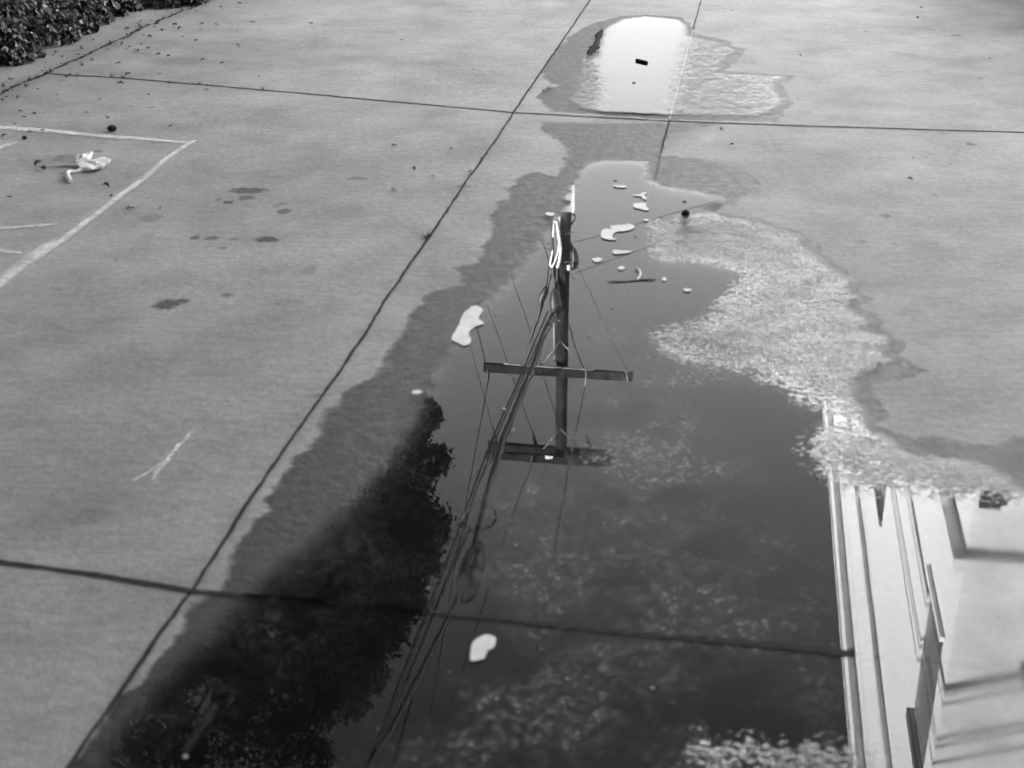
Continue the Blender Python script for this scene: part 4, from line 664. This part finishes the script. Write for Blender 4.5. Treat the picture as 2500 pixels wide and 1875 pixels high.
# unseen building added so that its shadow keeps the lot in the shade
gb = empty('shade_blocker', na(-6.6, -24, 0)); gb.rotation_euler.z = -TH; tag(gb, 'plain grey rendered garage added unseen beyond the hedge side to shade the lot', 'building')
GL = 33.4; GH = 5.35
MBd().box((-6, 0, 0), (0, GL, GH)).build('wall', 'blocker', gb); MBd().box((-6.15, -.15, GH+.003), (.15, GL+.1, GH+.12)).build('roof', 'roof', gb)
for k in range(4):
    dr = MBd().box((.004, 3+7.5*k, .02), (.05, 6.4+7.5*k, 2.5)).build('blocker_door', 'panel', gb)
    MBd().box((.052, 4.6+7.5*k, 1.0), (.08, 4.8+7.5*k, 1.05)).build('handle', 'steel', dr)

# unseen block added behind the camera, cuts sky light to darken near ground
hb = empty('sky_occluder', na(-7.5, -.9, 0)); hb.rotation_euler.z = -TH; tag(hb, 'tall grey house behind the viewer, added unseen to block sky from the near ground', 'occluder')
MBd().box((0, -9, 0), (17, 0, 15.5)).build('wall', 'blocker', hb); MBd().box((-.3, -9.3, 15.503), (17.3, .35, 15.65)).build('roof', 'roof', hb)
for k in range(3):
    for z in (1.0, 4.6):
        wf = MBd().box((2+5*k, .003, z), (3.4+5*k, .06, z+1.5)).build('window', 'frame', hb); MBd().box((2.08+5*k, .062, z+.08), (3.32+5*k, .07, z+1.42)).build('pane', 'glass', wf)

# ------------------------------------------------------------------ light
ELEV, PHI = math.radians(16.6), math.radians(40)
to_sun = (-N*math.cos(PHI)-A*math.sin(PHI))*math.cos(ELEV)+Vector((0, 0, math.sin(ELEV)))
sd_ = bpy.data.lights.new('sun', 'SUN'); sd_.energy = 5.0; sd_.angle = math.radians(.4); sd_.color = (1, 1, 1)
so = bpy.data.objects.new('sun', sd_); C.objects.link(so); so.rotation_euler = to_sun.to_track_quat('Z', 'Y').to_euler()
w = bpy.data.worlds.new('World'); sc.world = w; w.use_nodes = True; nt = w.node_tree; nt.nodes.clear()
def wn(t_, ins=None, **kw):
    x = nt.nodes.new('ShaderNode'+t_)
    for k_, v_ in kw.items(): setattr(x, k_, v_)
    for k_, v_ in (ins or {}).items():
        if isinstance(v_, bpy.types.NodeSocket): nt.links.new(v_, x.inputs[k_])
        else: x.inputs[k_].default_value = v_
    return x
sky = wn('TexSky', sky_type='NISHITA'); sky.sun_disc = False; sky.sun_elevation = ELEV; sky.sun_rotation = math.atan2(to_sun.x, to_sun.y)
sky.air_density = 1.0; sky.dust_density = 1.0
red = wn('SeparateColor', {0: sky.outputs[0]}).outputs[0]          # black-and-white film behind a red filter
tc = wn('TexCoord').outputs['Generated']; sx = wn('SeparateXYZ', {0: tc})
nz = wn('TexNoise', {'Vector': wn('Mapping', {'Vector': tc, 'Scale': (2.2, 2.2, 9)}).outputs[0], 'Scale': 1.4, 'Detail': 5, 'Roughness': .55}).outputs[0]
el = wn('Math', {0: sx.outputs[2], 1: wn('Math', {0: nz, 1: .5}, operation='SUBTRACT').outputs[0]}, operation='MULTIPLY_ADD'); 
nt.links.new(sx.outputs[2], el.inputs[2]); el.inputs[0].default_value = 1
for l_ in list(el.inputs[0].links): nt.links.remove(l_)
el.inputs[0].default_value = .12
cm = wn('MapRange', {0: el.outputs[0], 1: .215, 2: .30, 3: 1.0, 4: 0.0}, interpolation_type='SMOOTHSTEP').outputs[0]
CLOUD = .25
hz = wn('MapRange', {0: sx.outputs[2], 1: .2, 2: .62, 3: 1.6, 4: 0.0}).outputs[0]
tot = wn('Math', {0: cm, 1: CLOUD, 2: wn('Math', {0: red, 1: .42, 2: hz}, operation='MULTIPLY_ADD').outputs[0]}, operation='MULTIPLY_ADD').outputs[0]
bg = wn('Background', {0: tot, 1: .10}); nt.links.new(bg.outputs[0], wn('OutputWorld').inputs[0])

# ------------------------------------------------------------------ camera
cam = bpy.data.cameras.new('camera'); co_ = bpy.data.objects.new('camera', cam); C.objects.link(co_)
co_.location = (0, 0, 1.7); co_.rotation_euler = (math.radians(90-25.03), 0, 0)
cam.sensor_width = 36; cam.lens = 3421/2500*36; cam.clip_end = 2000; cam.clip_start = .05
cam.dof.use_dof = True; cam.dof.focus_distance = 13; cam.dof.aperture_fstop = 4.5
sc.camera = co_
sc.view_settings.view_transform = 'Standard'; sc.view_settings.look = 'None'; sc.view_settings.gamma = 1; sc.view_settings.exposure = 3.15
sc.cycles.use_denoising = True; sc.cycles.max_bounces = 8; sc.cycles.transparent_max_bounces = 16
sc.cycles.sample_clamp_indirect = 20; sc.cycles.blur_glossy = 0.0; sc.cycles.caustics_reflective = False
